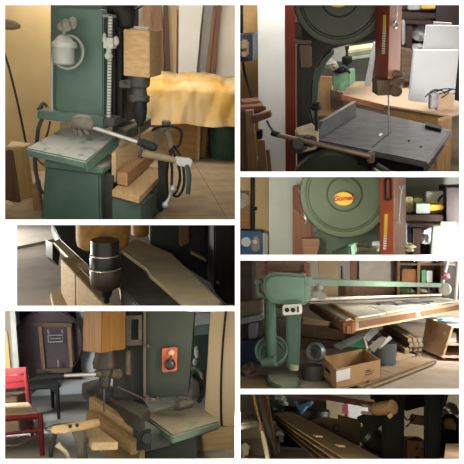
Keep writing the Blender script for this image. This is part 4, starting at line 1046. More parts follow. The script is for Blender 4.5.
    # ---- far room
    rt = P.thing('round_table', 'round dark table top leaning against the wall with its wooden underframe showing', 'table', P.p(47, 382, 8.2))
    k = 8.6 / F
    c = P.p(47.2, 343.5, 8.6)
    P.mb().lathe(c, [(32 * k, .06), (32 * k, .10), (30.8 * k, .11), (30.2 * k, .085), (.01, .085)], (.28, -1, 0), 56).part('table_top', mat('table_underside', '4b3f40', '5a4c4c', rough=.6, scale=3), rt)
    P.mb().ring(c + V((.02, -.08, 0)), (-.28, 1, 0), 31.6 * k, .014, 56).part('rim', wood('rim_wood', '7c6a52', '8d7a60', 'x'), rt)
    fw = wood('frame_oak', '7a5b37', '8b6a43', 'z')
    fwx = wood('frame_oak_dark', '4f3b26', '5f4931', 'x')
    P.mb().vslab([(32, 322), (72, 323.5), (72, 327.5), (32, 326.5)], 8.4, .06).part('top_rail', fwx, rt)
    P.mb().vslab([(36.5, 369), (72, 367.5), (72, 372), (36.5, 374)], 8.4, .06).part('bottom_rail', fwx, rt)
    P.mb().vslab([(38, 327), (41.5, 327), (45.5, 369), (42, 369)], 8.42, .05).part('stile', fw, rt)
    P.mb().vslab([(67, 326), (70.5, 326), (73, 368), (70, 368)], 8.42, .05).part('stile', fw, rt)
    mt = mat('bracket_zinc', '8d8b8b', 'a3a1a0', rough=.35, metal=.5)
    b = P.mb()
    for q in ([(48, 329.5, 8.38), (48.5, 334, 8.38)], [(62, 329, 8.38), (62.5, 333, 8.38)], [(48, 335.5, 8.38), (62.5, 335, 8.38), (62.5, 341.5, 8.38), (48.5, 342, 8.38), (48, 335.5, 8.38)], [(50, 338.5, 8.38), (61, 338.2, 8.38)], [(58, 360, 8.38), (58.5, 367, 8.38)]):
        b.line(q, .011, 6)
    b.part('metal_bracket', mt, rt)
    P.mb().vslab([(19, 300), (74.5, 300), (82, 379), (21, 380)], 8.85, .06).solo('dark_board', mat('board_dark', '2a2424', '352d2d', rough=.6), 'black board standing behind the round table top', 'board')
    P.mb().vslab([(-30, 300), (9, 300), (14, 376), (-30, 382)], 7.55, .1).solo('wardrobe_side', mat('beige_side', '6f685a', '7b7364', rough=.7, scale=3), 'beige cabinet side standing next to the round table top', 'cabinet')
    P.mb().vslab([(9, 300), (14, 300), (19.5, 374), (14, 376)], 7.5, .06).solo('white_batten', mat('white_batten', '8f8d84', '9b9990', rough=.6), 'white upright batten between beige cabinet and round table top', 'batten')
    P.mb().vslab([(2, 330), (7, 332), (11, 372), (4, 372)], 7.5, .04).solo('pine_batten', wood('pine_batten', 'ad8347', 'bd9256', 'z'), 'narrow orange pine batten behind the red chair', 'batten')
    # red chair, seen from behind its side
    R = P.thing('red_chair', 'red painted wooden chair with a straw seat', 'chair', P.g(25, 452))
    redm = mat('chair_red', '6a171c', '7a1e23', rough=.35, scale=6, bump=.04)
    y0 = 5.0
    def leg(u0, v0, u1, v1, ya, yb, w=.024):
        return P.mb().line([(u0, v0, ya), ((u0 + u1) / 2, (v0 + v1) / 2, (ya + yb) / 2), (u1, v1, yb)], [w * .9, w, w * .8], 10)
    yf = P.g(42, 456).y; yr = P.g(32, 437).y
    leg(40, 413, 42.5, 455.5, yf + .02, yf).part('leg', redm, R)
    leg(25, 367, 33, 437.5, yr + .1, yr).part('leg', redm, R)
    leg(-22, 420, -22, 460, yf - .05, yf - .05).part('leg', redm, R)
    leg(-25, 372, -20, 442, yr + .05, yr).part('leg', redm, R)
    bk = lambda v: [(-24, v + 1.5, yr + .09), (3, v + 2, yr + .13), (26, v, yr + .08)]
    for v, h in ((370, .03), (377.5, .03), (384, .026)):
        q = [P.p(*t) for t in bk(v)]
        q = spline(q, 6)
        P.mb().loft([[p + V((0, -.012, -h)), p + V((0, .012, -h)), p + V((0, .012, h)), p + V((0, -.012, h))] for p in q]).part('back_slat', redm, R)
    st = [P.p(-23, 417, yf), P.p(39, 412.5, yf + .05), P.p(28.5, 402, yr), P.p(-22, 405, yr)]
    P.mb().prism(st, (0, 0, -.03)).bev(.01).part('seat', mat('straw_seat', 'a3916f', 'bba985', rough=.85, scale=20, stretch=(4, 1, 1), bump=.5), R)
    dz = V((0, 0, -.03))
    for i in range(4):
        a, b2 = st[i] + dz, st[(i + 1) % 4] + dz
        P.mb().tube([a, b2], .024, 8).part('seat_rail', redm, R)
    P.mb().line([(-22, 437, yf), (41, 430, yf)], .013, 8).part('stretcher', redm, R)
    P.mb().line([(41.5, 440, yf), (31, 425, yr)], .013, 8).part('stretcher', redm, R)
    P.mb().line([(41.2, 424, yf), (29.8, 412, yr)], .013, 8).part('stretcher', redm, R)
    # black bentwood chair
    Bk = P.thing('black_chair', 'black bentwood chair with an arched brace behind the red chair', 'chair', P.g(50, 415))
    y1, y2 = P.g(59, 419).y, P.g(53, 409).y
    P.mb().slab([(24, 386), (61, 383.5), (57, 379), (28, 380)], P.p(50, 384, y1).z, .05).bev(.012).part('seat', black, Bk)
    def bl(u0, v0, u1, v1, y): return P.mb().line([(u0, v0, y), (u1, v1, y)], [.024, .017], 10)
    bl(57, 385, 59, 419, y1).part('leg', black, Bk); bl(52, 384, 53, 408, y2).part('leg', black, Bk)
    bl(27, 387, 25, 420, y1).part('leg', black, Bk); bl(30, 385, 29, 408, y2).part('leg', black, Bk)
    P.mb().line([(57.6, 398, y1), (54, 390, y1), (46, 387, y1), (36, 389, y1), (27, 398, y1)], .014, 8, 5).part('brace', black, Bk)
    P.mb().line([(57, 380, y2), (52, 373, y2), (43, 372, y2), (36, 376, y2), (33, 382, y2)], .012, 8, 5).part('back_hoop', black, Bk)
    # floor clutter
    P.mb().ring(P.g(66, 428) + V((0, 0, .008)), (0, 0, 1), .2, .008, 40).solo('cable_loop', mat('floor_cable', '5c5348', '6b6155', rough=.6), 'thin cable lying in a loop on the pale floor by the black chair', 'cable')
    P.mb().line([(-20, 443, 5.35), (12, 446, 5.1), (26, 441, 5.2), (40, 432, 5.4)], .008, 6, 6).solo('floor_cable', mat('floor_cable', '5c5348'), 'thin dark cable trailing under the red chair', 'cable')
    P.mb().vslab([(-30, 398), (17, 396), (20, 432), (-30, 440)], P.g(18, 432).y, .3, .2).bev(.01).solo('wooden_chest', wood('chest_brown', '5d4732', '6c543d', 'x'), 'brown wooden chest on the floor under the red chair seat', 'chest')
    # right: tan board and pale machinery behind
    tb = P.mb().vslab([(211, 300), (330, 300), (330, 480), (201, 480)], 5.4, .04).bev(.004).solo('tan_sheet', mat('tan_hardboard', 'b5a280', 'c1ae8d', rough=.7, scale=2), 'tan hardboard sheet standing beside the orange-switch mortiser', 'sheet')
    P.mb().line([(227, 300, 5.37), (222.5, 350, 5.37), (221, 400, 5.37), (223, 440, 5.37), (229, 480, 5.37)], .010, 7, 6).solo('wall_cable', black, 'dark cable hanging down the tan hardboard sheet', 'cable')
    P.mb().vslab([(199, 426), (300, 430), (300, 480), (196, 480)], 5.32, .05).bev(.004).solo('pale_board', wood('pale_low_board', 'a58c60', 'b49b6f', 'x'), 'pale board standing low in front of the tan hardboard', 'board')
    G = P.thing('planer', 'pale grey machine behind the mortiser column with a green body', 'machine', P.p(202, 400, 7.5))
    P.mb().vslab([(193, 314), (213, 312), (213, 324), (193, 327)], 7.3, .3).bev(.02).part('hood', mat('planer_white', 'b7bab3', 'c5c8c1', rough=.5), G)
    P.mb().vslab([(192, 327), (211, 324), (210, 334), (192, 336)], 7.2, .4).bev(.015).part('table', mat('planer_grey', '70807a', '81918b', rough=.5), G)
    P.mb().vslab([(190, 336), (210, 334), (207, 395), (190, 395)], 7.4, .4).bev(.01).part('body', mat('planer_green', '2f4038', '3a4c43', rough=.5), G)
    P.mb().ball(P.p(197, 352, 7.2), (.035, .03, .07)).ball(P.p(195, 362, 7.2), (.03, .03, .04)).part('handwheel_grip', mat('planer_white', 'b7bab3'), G)
    P.mb().line([(189, 372, 6.9), (195, 368, 6.9), (201, 373, 6.9), (203, 383, 6.8)], .02, 8, 5).solo('hose', mat('hose_beige', '8c8371', '9c9380', rough=.6), 'beige hose curling between the mortiser column and the tan hardboard', 'hose')
    P.mb().vslab([(188, 380), (202, 377), (204, 401), (188, 401)], 6.4, .3).bev(.04).solo('grey_sack', mat('sack_grey', '837f72', '979284', rough=.9, scale=8), 'grey sack lying behind the mortiser column', 'sack')
    lamp(P, (-24, 325, 5.75), (75, 375, 8.6), 65, (.3, .8), (.96, .98, 1))
    lamp(P, (-60, 330, 4.5), (110, 420, 5.2), 10, (.5, .9), (1, .88, .7))
    strip(P, 'right', 12, (1, .9, .74), (200, 400, 5.0))
    strip(P, 'top', 1.80, (1, .9, .74), (160, 410, 5.0))
build_p5()
# ================================================================== long-belt sander
def carton_box(P, T, near, left, right, zt, zb, m, wall=.012):
    """open carton from three top corners in plan: near edge, left corner, right corner"""
    n, l, r = V((near.x, near.y, 0)), V((left.x, left.y, 0)), V((right.x, right.y, 0))
    b = l + r - n
    ring = [n, r, b, l]
    c = (n + b) / 2
    names = ['front_side', 'side_panel', 'back_side', 'side_panel']
    out = []
    for i in range(4):
        p, q = ring[i], ring[(i + 1) % 4]
        inw = (c - (p + q) / 2).normalized() * wall
        out.append(P.mb().prism([p + V((0, 0, zb)), q + V((0, 0, zb)), q + V((0, 0, zt)), p + V((0, 0, zt))], inw).part(names[i], m, T))
    P.mb().prism([p + V((0, 0, zb + .004)) for p in ring], (0, 0, .01)).part('bottom', m, T)
    return out

def build_p6():
    P = P6
    H = P.H
    gr = mat('sander_green', '66846f', '728f7b', rough=.5, scale=4, bump=.05, dust='93a895', dust_amt=.5)
    grd = mat('sander_deep_green', '466452', '526f5c', rough=.5, scale=5, bump=.05)
    base = mat('sander_base', '5e7260', '6f8470', rough=.8, scale=8, dust='8c8d78', dust_amt=.8)
    black = mat('black_iron', '1e1f1f')
    redw = wood('red_oak', '80563e', '91664c', 'x', rough=.5); orange = wood('orange_block', '965a2c', 'a46838', 'z')
    rail = wood('bench_rail', '7c5236', '8c6143', 'x')
    white = mat('white_panel', 'ece4d3', 'f3ecdd', rough=.6, scale=4)
    cream = wood('cream_plank', 'd2bd93', 'dfcba4', 'y')
    galv = mat('galvanised_duct', '73797b', '8a9092', rough=.4, scale=6, metal=.5)
    dsteel = mat('dull_sheet', '4b4945', '5f5c57', rough=.5, scale=5, metal=.3)
    card = mat('carton_tan', 'a27d55', 'b08b62', rough=.8, scale=4, bump=.05)
    P.mb().poly([(-8, 2, -H), (8, 2, -H), (8, 16, -H), (-8, 16, -H)]).struct('floor', mat('sander_floor', '95877a', 'a99b8c', rough=.85, scale=3.5, detail=8))
    P.mb().poly([(-9, 10.2, -H), (9, 10.2, -H), (9, 10.2, 3), (-9, 10.2, 3)]).struct('wall_back', mat('cream_wall', 'c2bba9', 'd0c9b7', rough=.9, scale=1.5))
    # ---- sander
    T = P.thing('belt_sander', 'pale green long-belt sander with its wide white bench', 'sander', V((-.3, 4.6, -H)))
    y = 4.75
    # rounded head
    fr = [(308, 272.8), (300, 274), (288, 272.6), (276, 272.3), (270, 273.4), (265.5, 276.5), (263, 281), (262.6, 287), (263.8, 293.5), (267, 299), (272, 303), (278, 304), (296, 303.4), (308, 305.8)]
    P.mb().vslab(fr, y - .12, .34, .05, (285, 290)).bev(.028, 4, 50).part('head_guard', gr, T)
    P.mb().vslab([(254, 280), (259, 279), (262.5, 281), (262.5, 283.5), (258.5, 284), (259.5, 293), (264, 294), (263.5, 297), (257, 297.5), (256, 285), (254, 283)], y + .02, .12).bev(.006).part('side_bracket', gr, T)
    wb = P.mb().vslab([(264.5, 264.2), (305, 264.6), (305, 272.5), (264.5, 271)], y + .1, .04).bev(.004).part('front_board', redw, T, 'red brown board of the frame on the head')
    P.mb().vslab([(262, 262), (265, 262), (265, 275), (262, 275)], y + .08, .3).part('frame_side', redw, T)
    P.mb().vslab([(304, 262), (309.5, 263.5), (309.5, 284), (306.5, 280), (304, 276)], y + .06, .3).part('frame_side', redw, T)
    # pipe, pedestal, elbow, foot
    P.mb().line([(270, 300, y), (270.5, 330, y), (271.7, 357, y)], .046, 22).part('dust_pipe', grd, T)
    c = P.p(271, 350, y + .02)
    P.mb().lathe(c, [(.05, -.12), (.10, -.10), (.122, -.05), (.132, 0), (.126, .012), (.112, .0), (.108, -.03), (.088, -.034), (.084, -.06), (.01, -.08)], (-.12, -.78, .6), 40).part('pipe_elbow', mat('elbow_green', '5b7260', '6a816d', rough=.6, scale=6), T)
    P.mb().line([(262, 363, y - .04), (276, 361, y - .06)], [.034, .04], 16).part('pipe_spout', mat('elbow_green', '5b7260'), T)
    P.mb().vslab([(285.5, 303), (301, 303), (299, 369), (286.5, 369)], y + .1, .13).bev(.015).part('pedestal', grd, T)
    zf = -H
    P.mb().slab([(266, 374), (273, 369), (285, 367), (294, 370), (300, 379), (297, 383.5), (281, 386.5), (269, 381)], zf + .05, .05).bev(.01).part('foot_plate', base, T)
    P.mb().cyl(P.p(294, 370, 4.72), P.p(294, 365, 4.72), .035).part('foot_bolt', mat('bolt_pale', '8f8f73', 'a3a385', rough=.7), T)
    # switch
    sw = P.mb().vslab([(282.5, 305), (301.5, 304), (302, 314), (282.5, 315.5)], 4.56, .07).bev(.008).part('switch_box', mat('switch_cream', 'd6d3c2', 'e0ddcd', rough=.4), T, 'cream switch box')
    for u in (287, 293):
        P.mb().cyl(P.p(u, 310, 4.57), P.p(u, 310, 4.53), .017).part('knob', black, sw)
    P.mb().box(P.p(298, 309.3, 4.555), (.012, .02, .042)).part('rocker', black, sw)
    # belt beam, rods, far wheel
    yb = 8.6
    P.mb().hexa([P.p(306, 285.5, 4.9), P.p(443, 287.3, yb), P.p(443, 287.3, yb) + V((0, .14, 0)), P.p(306, 285.5, 4.9) + V((0, .12, 0))],
                [P.p(306, 278.6, 4.9), P.p(443, 283.6, yb), P.p(443, 283.6, yb) + V((0, .14, 0)), P.p(306, 278.6, 4.9) + V((0, .12, 0))]).part('belt_beam', mat('beam_green', '5f7a68', '6d8775', rough=.5, scale=5, dust='8a9a89'), T)
    P.mb().lathe(P.p(446, 289, yb), [(.08, 0), (.085, .05), (.06, .06), (.01, .06)], (-.6, -.8, 0), 28).part('belt_wheel', mat('wheel_pale', '9a968c', 'aba79c', rough=.5), T)
    P.mb().line([(309, 299.5, 5.0), (372, 297, 6.6), (441, 294.8, 8.5)], .014, 10).part('slide_rod', mat('rod_pale', 'c4bfb2', 'd1ccc0', rough=.4), T)
    P.mb().line([(309, 303, 5.05), (372, 301, 6.6), (441, 297.5, 8.5)], .010, 8).part('slide_rod', mat('rod_dark', '6d675d', '7b756a', rough=.4), T)
    P.mb().vslab([(310, 291), (318, 288), (321, 292), (328, 295), (327, 299), (312, 300)], 5.15, .12).bev(.012).ball(P.p(319, 287.5, 5.1), (.035, .03, .03)).part('sanding_shoe', mat('shoe_pale', 'a9a59b', 'bab6ab', rough=.5, scale=9), T)
    P.mb().line([(342, 266, 5.8), (342.2, 281, 5.8)], .010, 6).part('tension_rod', black, T)
    for u, yy in ((410, 7.6), (428, 8.2)):
        P.mb().line([(u, 288, yy), (u + .6, 298, yy)], .012, 6).part('stay', black, T)
    # bench: frame, slatted end, loose panels
    zt = P.p(352, 325, 4.75).z
    g = lambda u, v, e=0: P.g(u, v, zt + e)
    A, B, C, D = g(309, 304.5), g(347, 326), g(459, 305.2), g(441, 298)
    # left rail
    bl = (A - B)
    side = V((.06, 0, 0))
    P.mb().prism([A, B, B - V((0, 0, .055)), A - V((0, 0, .055))], side * .5).part('end_rail', rail, T)
    P.mb().prism([P.p(343, 322.5, 4.74), P.p(352.5, 322.5, 4.68), P.p(352, 334, 4.68), P.p(343.5, 333.5, 4.74)], (.03, .1, 0)).bev(.004).part('corner_block', orange, T, 'orange corner block')
    F1, F2 = g(355, 322.5), g(462, 305)
    P.mb().prism([F1, F2, F2 - V((0, 0, .05)), F1 - V((0, 0, .05))], (.0, .06, 0)).part('front_rail', rail, T)
    P.mb().prism([F1 - V((0, 0, .05)), F2 - V((0, 0, .05)), F2 - V((0, 0, .066)), F1 - V((0, 0, .066))], (.0, .05, 0)).part('rail_edge', cream, T)
    for t in (.0, .48):
        q = F1.lerp(F2, t)
        P.mb().box(q + V((0, -.015, -.02)), (.05, .05, .05), .2).bev(.006).part('roller_bracket', mat('bracket_pale', 'a7a79c', 'b9b9ad', rough=.4, metal=.3), T)
    P.mb().prism([g(309.5, 303.5), g(350, 323), g(462, 304.5), g(458, 300.5), g(441, 297.5), g(330, 299)], (0, 0, -.02)).part('bench_top', mat('bench_cream', 'e6d6b4', 'eee0c2', rough=.6), T)
    for k in range(9):
        t = k / 8.5
        p, q = A.lerp(B, .05 + t * .85), None
        q = p + V((.10, .05, 0))
        P.mb().prism([p + V((0, -.012, .002)), q + V((0, -.012, .002)), q + V((0, .012, .002)), p + V((0, .012, .002))], (0, 0, .012)).part('slat', redw, T)
    zu = zt + .031
    pn = [([(314, 303), (327, 302), (354.5, 316.8), (346, 319.5)], white, 'white sheet along the slatted end of the sander bench'),
          ([(330, 301.5), (352, 300.5), (386, 312.5), (358.5, 317)], white, 'broad white sheet behind the brown strip on the sander bench'),
          ([(353, 300.4), (374, 299.8), (411, 307.8), (387, 312)], mat('panel_greyish', 'c3bdb0', 'd0cabd', rough=.6), 'greyish white sheet in the middle of the sander bench'),
          ([(375, 299.7), (402, 299), (438, 303.5), (412, 307.6)], white, 'white sheet carrying the dark strips on the sander bench'),
          ([(403, 298.9), (440, 297.8), (456, 301), (439, 303.2)], mat('panel_far', 'd0cbc2', 'ddd8cf', rough=.6), 'far white sheet at the rear end of the sander bench')]
    for q, m, lab in pn:
        P.mb().slab(q, zu, .014).solo('white_sheet', m, lab, 'sheet')
    P.mb().slab([(327.5, 301.5), (329.5, 301.3), (358, 316.5), (355.5, 317.2)], zu + .034, .03).solo('brown_strip', wood('strip_brown', 'a3804c', 'b4915b', 'y'), 'brown wooden strip lying between two white bench panels', 'strip')
    ds = mat('dark_strip', '4c5052', '5c6062', rough=.6)
    P.mb().slab([(376, 303), (394, 302), (398, 303.2), (380, 304.2)], zu + .012, .01).solo('dark_strip', ds, 'short dark strip lying on the white bench panel', 'strip')
    P.mb().slab([(394, 303.5), (432, 300.5), (434, 301.4), (398, 304.6)], zu + .012, .01).solo('dark_strip', ds, 'long dark strip running to the rear of the bench', 'strip')
    P.mb().slab([(404, 300.6), (428, 302.2), (430, 303), (402, 301.3)], zu + .024, .01).solo('dark_strip', ds, 'dark strip lying crosswise over the long one', 'strip')
    # ---- under the bench
    dw = wood('drawer_brown', '58432f', '67503a', 'x')
    dr = P.thing('drawer_chest', 'brown wooden drawer chest under the slatted bench end', 'chest', V((-.1, 5.4, -H)))
    P.mb().vslab([(301, 320), (345, 332), (345, 341), (301, 336)], 5.5, .4, .1).part('drawer', dw, dr)
    P.mb().vslab([(301, 337), (345, 342), (345, 348), (301, 350)], 5.52, .4, .1).part('drawer', wood('drawer_low', '4a3827', '574330', 'x'), dr)
    for u, v in ((324, 332), (314, 334)):
        P.mb().cyl(P.p(u, v, 5.5), P.p(u, v, 5.42), .018).part('knob', dw, dr)
    P.mb().vslab([(303, 316), (330, 322), (328, 326), (303, 324)], 5.2, .03, .2).solo('loose_plank', wood('loose_plank', '7b6248', '8a7055', 'x'), 'loose plank lying under the slatted bench end above the drawers', 'plank')
    # galvanised ducts
    P.mb().ring(P.p(316, 352, 4.95), (-.35, -1, .1), .062, .014, 32, sx=3.2).ring(P.p(314, 353, 4.99), (-.35, -1, .1), .04, .01, 28, sx=3).solo('duct_ring', galv, 'shiny galvanised duct ring leaning against the open carton', 'duct')
    P.mb().lathe(V((P.p(313, 370, 4.9).x, 4.98, -H)), [(.085, 0), (.095, .02), (.095, .11), (.085, .115), (.08, .02), (.01, .015)], (0, 0, 1), 32).solo('metal_tub', dsteel, 'low dark round metal tub on the floor below the duct ring', 'tub')
    def sheet(q, m, name, lab, cat, th=.012):
        P.mb().prism([P.p(*t) for t in q], (0, .02, -th)).solo(name, m, lab, cat)
    sheet([(333, 345, 5.1), (358, 334, 5.3), (368, 328, 5.6), (362, 341, 5.3), (340, 350, 5.05)], dsteel, 'steel_sheet', 'dull bent steel sheet under the front bench rail behind the carton', 'sheet')
    sheet([(340, 336, 5.5), (352, 332, 5.7), (356, 337, 5.6), (342, 343, 5.4)], mat('bucket_dark', '3a3733', '48443f', rough=.5), 'steel_offcut', 'small dark steel offcut behind the bent steel sheet', 'offcut')
    sheet([(348, 347, 5.05), (364, 337.5, 5.15), (366.5, 348, 5.05)], mat('green_sheet', '2f6b4d', '3c7a5a', rough=.5), 'green_sheet', 'green triangular sheet poking out behind the carton', 'sheet')
    sheet([(363.5, 337, 5.12), (365, 336.6, 5.12), (368.5, 348, 5.02), (366.5, 348.5, 5.02)], mat('white_rod', 'cfcdc2', 'dad8ce', rough=.5), 'white_rod', 'white rod along the green triangular sheet', 'rod')
    sheet([(368, 347, 5.1), (380, 337, 5.25), (386, 337, 5.3), (374, 352, 5.05)], wood('grey_slat', '6f665c', '80766b', 'y'), 'grey_board', 'grey brown board leaning between green sheet and blue grey bucket', 'board')
    sheet([(364, 336, 5.6), (378, 322, 5.8), (378, 331, 5.8), (368, 341, 5.6)], mat('light_sheet', '8f908e', 'a0a19f', rough=.5, metal=.3), 'light_sheet', 'light grey sheet standing up under the front bench rail', 'sheet')
    sheet([(375, 345, 5.3), (389, 336, 5.4), (392, 338, 5.4), (380, 348, 5.25)], mat('offcut_white', 'a8a49b', 'b6b2a9', rough=.6), 'white_offcut', 'white offcut lying across the rim of the blue grey bucket', 'offcut')
    bz = -H + .035
    bc = P.g(384, 363.5, bz)
    P.mb().lathe(V((bc.x, bc.y, bz)), [(.10, 0), (.106, .01), (.112, .18), (.116, .185), (.109, .185), (.10, .015), (.01, .012)], (0, 0, 1), 36).solo('metal_bucket', mat('bucket_bluegrey', '565f63', '687176', rough=.5, scale=5, metal=.3), 'blue grey metal bucket standing on the slatted pallet', 'bucket')
    # pallet
    pt = P.thing('slatted_pallet', 'flat slatted wooden pallet on the floor under the bench', 'pallet', P.g(400, 375))
    z1 = -H + .032
    q0, q1 = P.g(366, 388.5, z1), P.g(438, 361, z1)
    r0, r1 = P.g(318, 372, z1), P.g(408, 349, z1)
    for k in range(15):
        t0, t1 = k / 15, (k + .93) / 15
        P.mb().prism([q0.lerp(q1, t0), q0.lerp(q1, t1), r0.lerp(r1, t1), r0.lerp(r1, t0)], (0, 0, -.014)).part('slat', wood('pallet_slat', '8f7d62', 'a28f73', 'x'), pt)
    for t in (.03, .5, .95):
        a, b = q0.lerp(r0, t), q1.lerp(r1, t)
        w_ = (r0 - q0).normalized() * .04
        P.mb().prism([a, b, b + w_, a + w_], (0, 0, -.018)).part('runner', wood('pallet_runner', '5f513f', '6c5d4a', 'x'), pt)
        for v in pt.children[-1].data.vertices:
            v.co.z -= .014
    # carton with printing
    K = P.thing('open_carton', 'open brown carton with a white label and printed side on the floor', 'carton', P.g(350, 388))
    zt2 = P.p(336, 369.6, 4.42).z
    n, l, r = P.g(336, 369.6, zt2), P.g(322.5, 356.5, zt2), P.g(380.5, 359.5, zt2); zb2 = -H + .036
    carton_box(P, K, n, l, r, zt2, zb2, card)
    rd = V((r.x - n.x, r.y - n.y, 0)).normalized(); nr = V((rd.y, -rd.x, 0)) * .004
    on = lambda s, z: V((n.x, n.y, 0)) + rd * s + V((0, 0, z)) + nr
    pm = lambda: P.mb()
    wl = V((r.x - n.x, r.y - n.y, 0)).length
    pm().prism([on(.0, zt2 - .012), on(wl * .29, zt2 - .01), on(wl * .28, zt2 - .085), on(.0, zt2 - .085)], -nr * .5).part('paper_label', mat('label_white', 'cfcdc8', 'dcdad6', rough=.7), K, 'white paper label')
    ink = mat('print_ink', '4b3826', rough=.8, bump=0)
    for s, z, w_, h in ((.62, -.055, .12, .006), (.62, -.068, .2, .004), (.62, -.085, .16, .004)):
        pm().prism([on(wl * s, zt2 + z), on(wl * s + w_ * .7, zt2 + z), on(wl * s + w_ * .7, zt2 + z - h), on(wl * s, zt2 + z - h)], -nr * .4).part('printed_line', ink, K)
    pm().prism([on(wl * .68 + .02 * math.cos(t), zt2 - .15 + .02 * math.sin(t)) for t in [i * math.pi / 10 for i in range(20)]], -nr * .4).part('printed_mark', ink, K)
    lf = V((l.x - n.x, l.y - n.y, 0)); ln = V((-lf.y, lf.x, 0)).normalized() * -.004
    if ln.x > 0: ln = -ln
    ol = lambda s, z: V((n.x, n.y, 0)) + lf * s + V((0, 0, z)) + ln
    pm().prism([ol(.4, zt2 - .05), ol(.75, zt2 - .05), ol(.75, zt2 - .075), ol(.4, zt2 - .075)], -ln * .5).part('hand_hole', black, K)
    # timber lengths
    tw = wood('grey_timber', '6c5f4f', '84765f', 'x')
    te = P.p(414, 346, 6.0)
    dirv = V((-.14, 2.0, 0)) * .85
    rr = random.Random(4)
    lab = ['topmost squared timber length in the bundle beside the bucket', 'second squared timber length from the top of the bundle', 'timber length at the upper corner of the bundle near the cabinet',
           'timber length in the middle row of the bundle nearest the bucket', 'timber length at the centre of the bundle', 'timber length in the middle row of the bundle next to the cabinet',
           'timber length in the lower row of the bundle nearest the bucket', 'timber length in the lower row at the middle of the bundle', 'timber length in the lower row of the bundle next to the cabinet',
           'timber length lying lowest in front of the bundle']
    base_z = -H + .034
    for k in range(10):
        row = k // 3 if k < 9 else 3
        cx = P.g(410 + (k % 3) * 5.0, 352, base_z)
        zz = base_z + .024 + (2 - row) * .046 if row < 3 else base_z + .024
        c = V((cx.x + (.012 if row % 2 else 0) + (.0 if row < 3 else -.055), cx.y + rr.uniform(-.02, .02) - (.1 if row == 3 else 0), zz))
        d = V((dirv.x, dirv.y, 0))
        s = V((d.y, -d.x, 0)).normalized() * .021
        u = V((0, 0, .021))
        P.mb().prism([c - s - u, c + s - u, c + s + u, c - s + u], d).bev(.003).solo('timber_length', tw, lab[k], 'timber', 'timber lengths bundled under the bench')
    # small cabinet standing under the rear bench end
    Cb = P.thing('plywood_cabinet', 'open-fronted plywood cabinet on red feet under the rear bench end', 'cabinet', P.g(440, 362))
    ply = mat('cabinet_ply', 'a5876a', 'b3967a', rough=.6, scale=4, stretch=(1, 1, 3)); plyt = mat('cabinet_top', 'b89c83', 'c6ab92', rough=.5, scale=4)
    f = P.g(442, 361); yb2 = f.y
    b0 = P.g(421.5, 352); 
    e = P.p(452, 328, yb2 - .02); h = e.z
    a0 = V((f.x, f.y, 0)); a1 = V((b0.x, b0.y, 0)); side_d = (a1 - a0)
    wdir = V((.42, .06, 0))
    z_ = lambda p, z: V((p.x, p.y, z))
    fo = V((e.x - f.x, 0, 0))
    tb_ = P.g(426.5, 319.5, h)
    P.mb().hexa([z_(a0, -H + .03), z_(a1, -H + .03), z_(a1, -H + .03) + V((.02, .01, 0)), z_(a0, -H + .03) + V((.02, .01, 0))],
                [z_(a0, h) + fo, tb_, tb_ + V((.02, .01, 0)), z_(a0, h) + fo + V((.02, .01, 0))]).part('side_panel', ply, Cb)
    P.mb().prism([z_(a0, h) + fo, z_(a0, h) + fo + wdir, tb_ + wdir, tb_], (0, 0, .018)).part('top_board', plyt, Cb)
    P.mb().prism([z_(a0, -H + .03), z_(a0, -H + .03) + wdir, z_(a1, -H + .03) + wdir, z_(a1, -H + .03)], (0, 0, .022)).part('bottom_board', plyt, Cb)
    P.mb().prism([q_ + fo * .45 + V((.022, 0, 0)) for q_ in (z_(a0, -H + .15), z_(a0, -H + .15) + wdir, z_(a1, -H + .15) + wdir, z_(a1, -H + .15))], (0, 0, .014)).part('shelf', ply, Cb)
    P.mb().prism([z_(a1, -H + .03), z_(a1, -H + .03) + wdir, tb_ + wdir, tb_], (0, .015, 0)).part('back_panel', mat('cabinet_dark', '4a3a2c', '574537', rough=.7), Cb)
    for p in (a0 + V((.025, .03, 0)), a1 + V((.03, 0, 0)), a0 + wdir * .9):
        P.mb().cyl(z_(p, -H), z_(p, -H + .03), .012, .016).part('foot', mat('foot_red', 'a8281f', rough=.4), Cb)
    wp = z_(a0, -H + .165) + V((.10, .12, 0))
    P.mb().box(wp + V((0, 0, .05)), (.1, .1, .1), .3).bev(.01).solo('paper_packet', mat('packet_cream', 'b9b5aa', 'c8c4b9', rough=.7), 'pale paper packet on the shelf inside the plywood cabinet', 'packet')
    P.mb().ball(z_(a0, h) + fo + V((.03, .3, .045)), (.11, .12, .028), amp=.3).solo('blue_cloth', mat('cloth_blue', '6f94ad', '86a9bf', rough=.8), 'folded light blue cloth on top of the plywood cabinet', 'cloth')
    # ---- left clutter
    P.mb().vslab([(238, 302), (262, 300), (263, 318), (238, 321)], 5.6, .3).bev(.01).solo('carton', mat('carton_grey_brown', '7f725f', '8e816d', rough=.8, scale=5), 'grey brown carton beside the green dust pipe under the head bracket', 'carton')
    sp = P.mb().vslab([(238, 319), (262, 314), (262, 320), (238, 325)], 5.5, .2).bev(.006)
    sp.solo('paper_stack', mat('paper_blue_white', '999aa0', 'aaabb0', rough=.8), 'pale paper wad wedged between the stacked cartons by the pipe', 'paper')
    P.mb().vslab([(238, 325), (263, 320), (263, 342), (238, 345)], 5.65, .3).bev(.01).solo('carton', mat('carton_dull', '5f5446', '6d6152', rough=.8, scale=5), 'lower dull brown carton beside the green dust pipe', 'carton')
    P.mb().vslab([(248, 324), (258, 322), (257, 338), (248, 339)], 5.55, .06).bev(.01).solo('white_packet', mat('packet_white_two', '8b8d90', '9c9ea1', rough=.6), 'white packet leaning on the lower dull carton', 'packet')
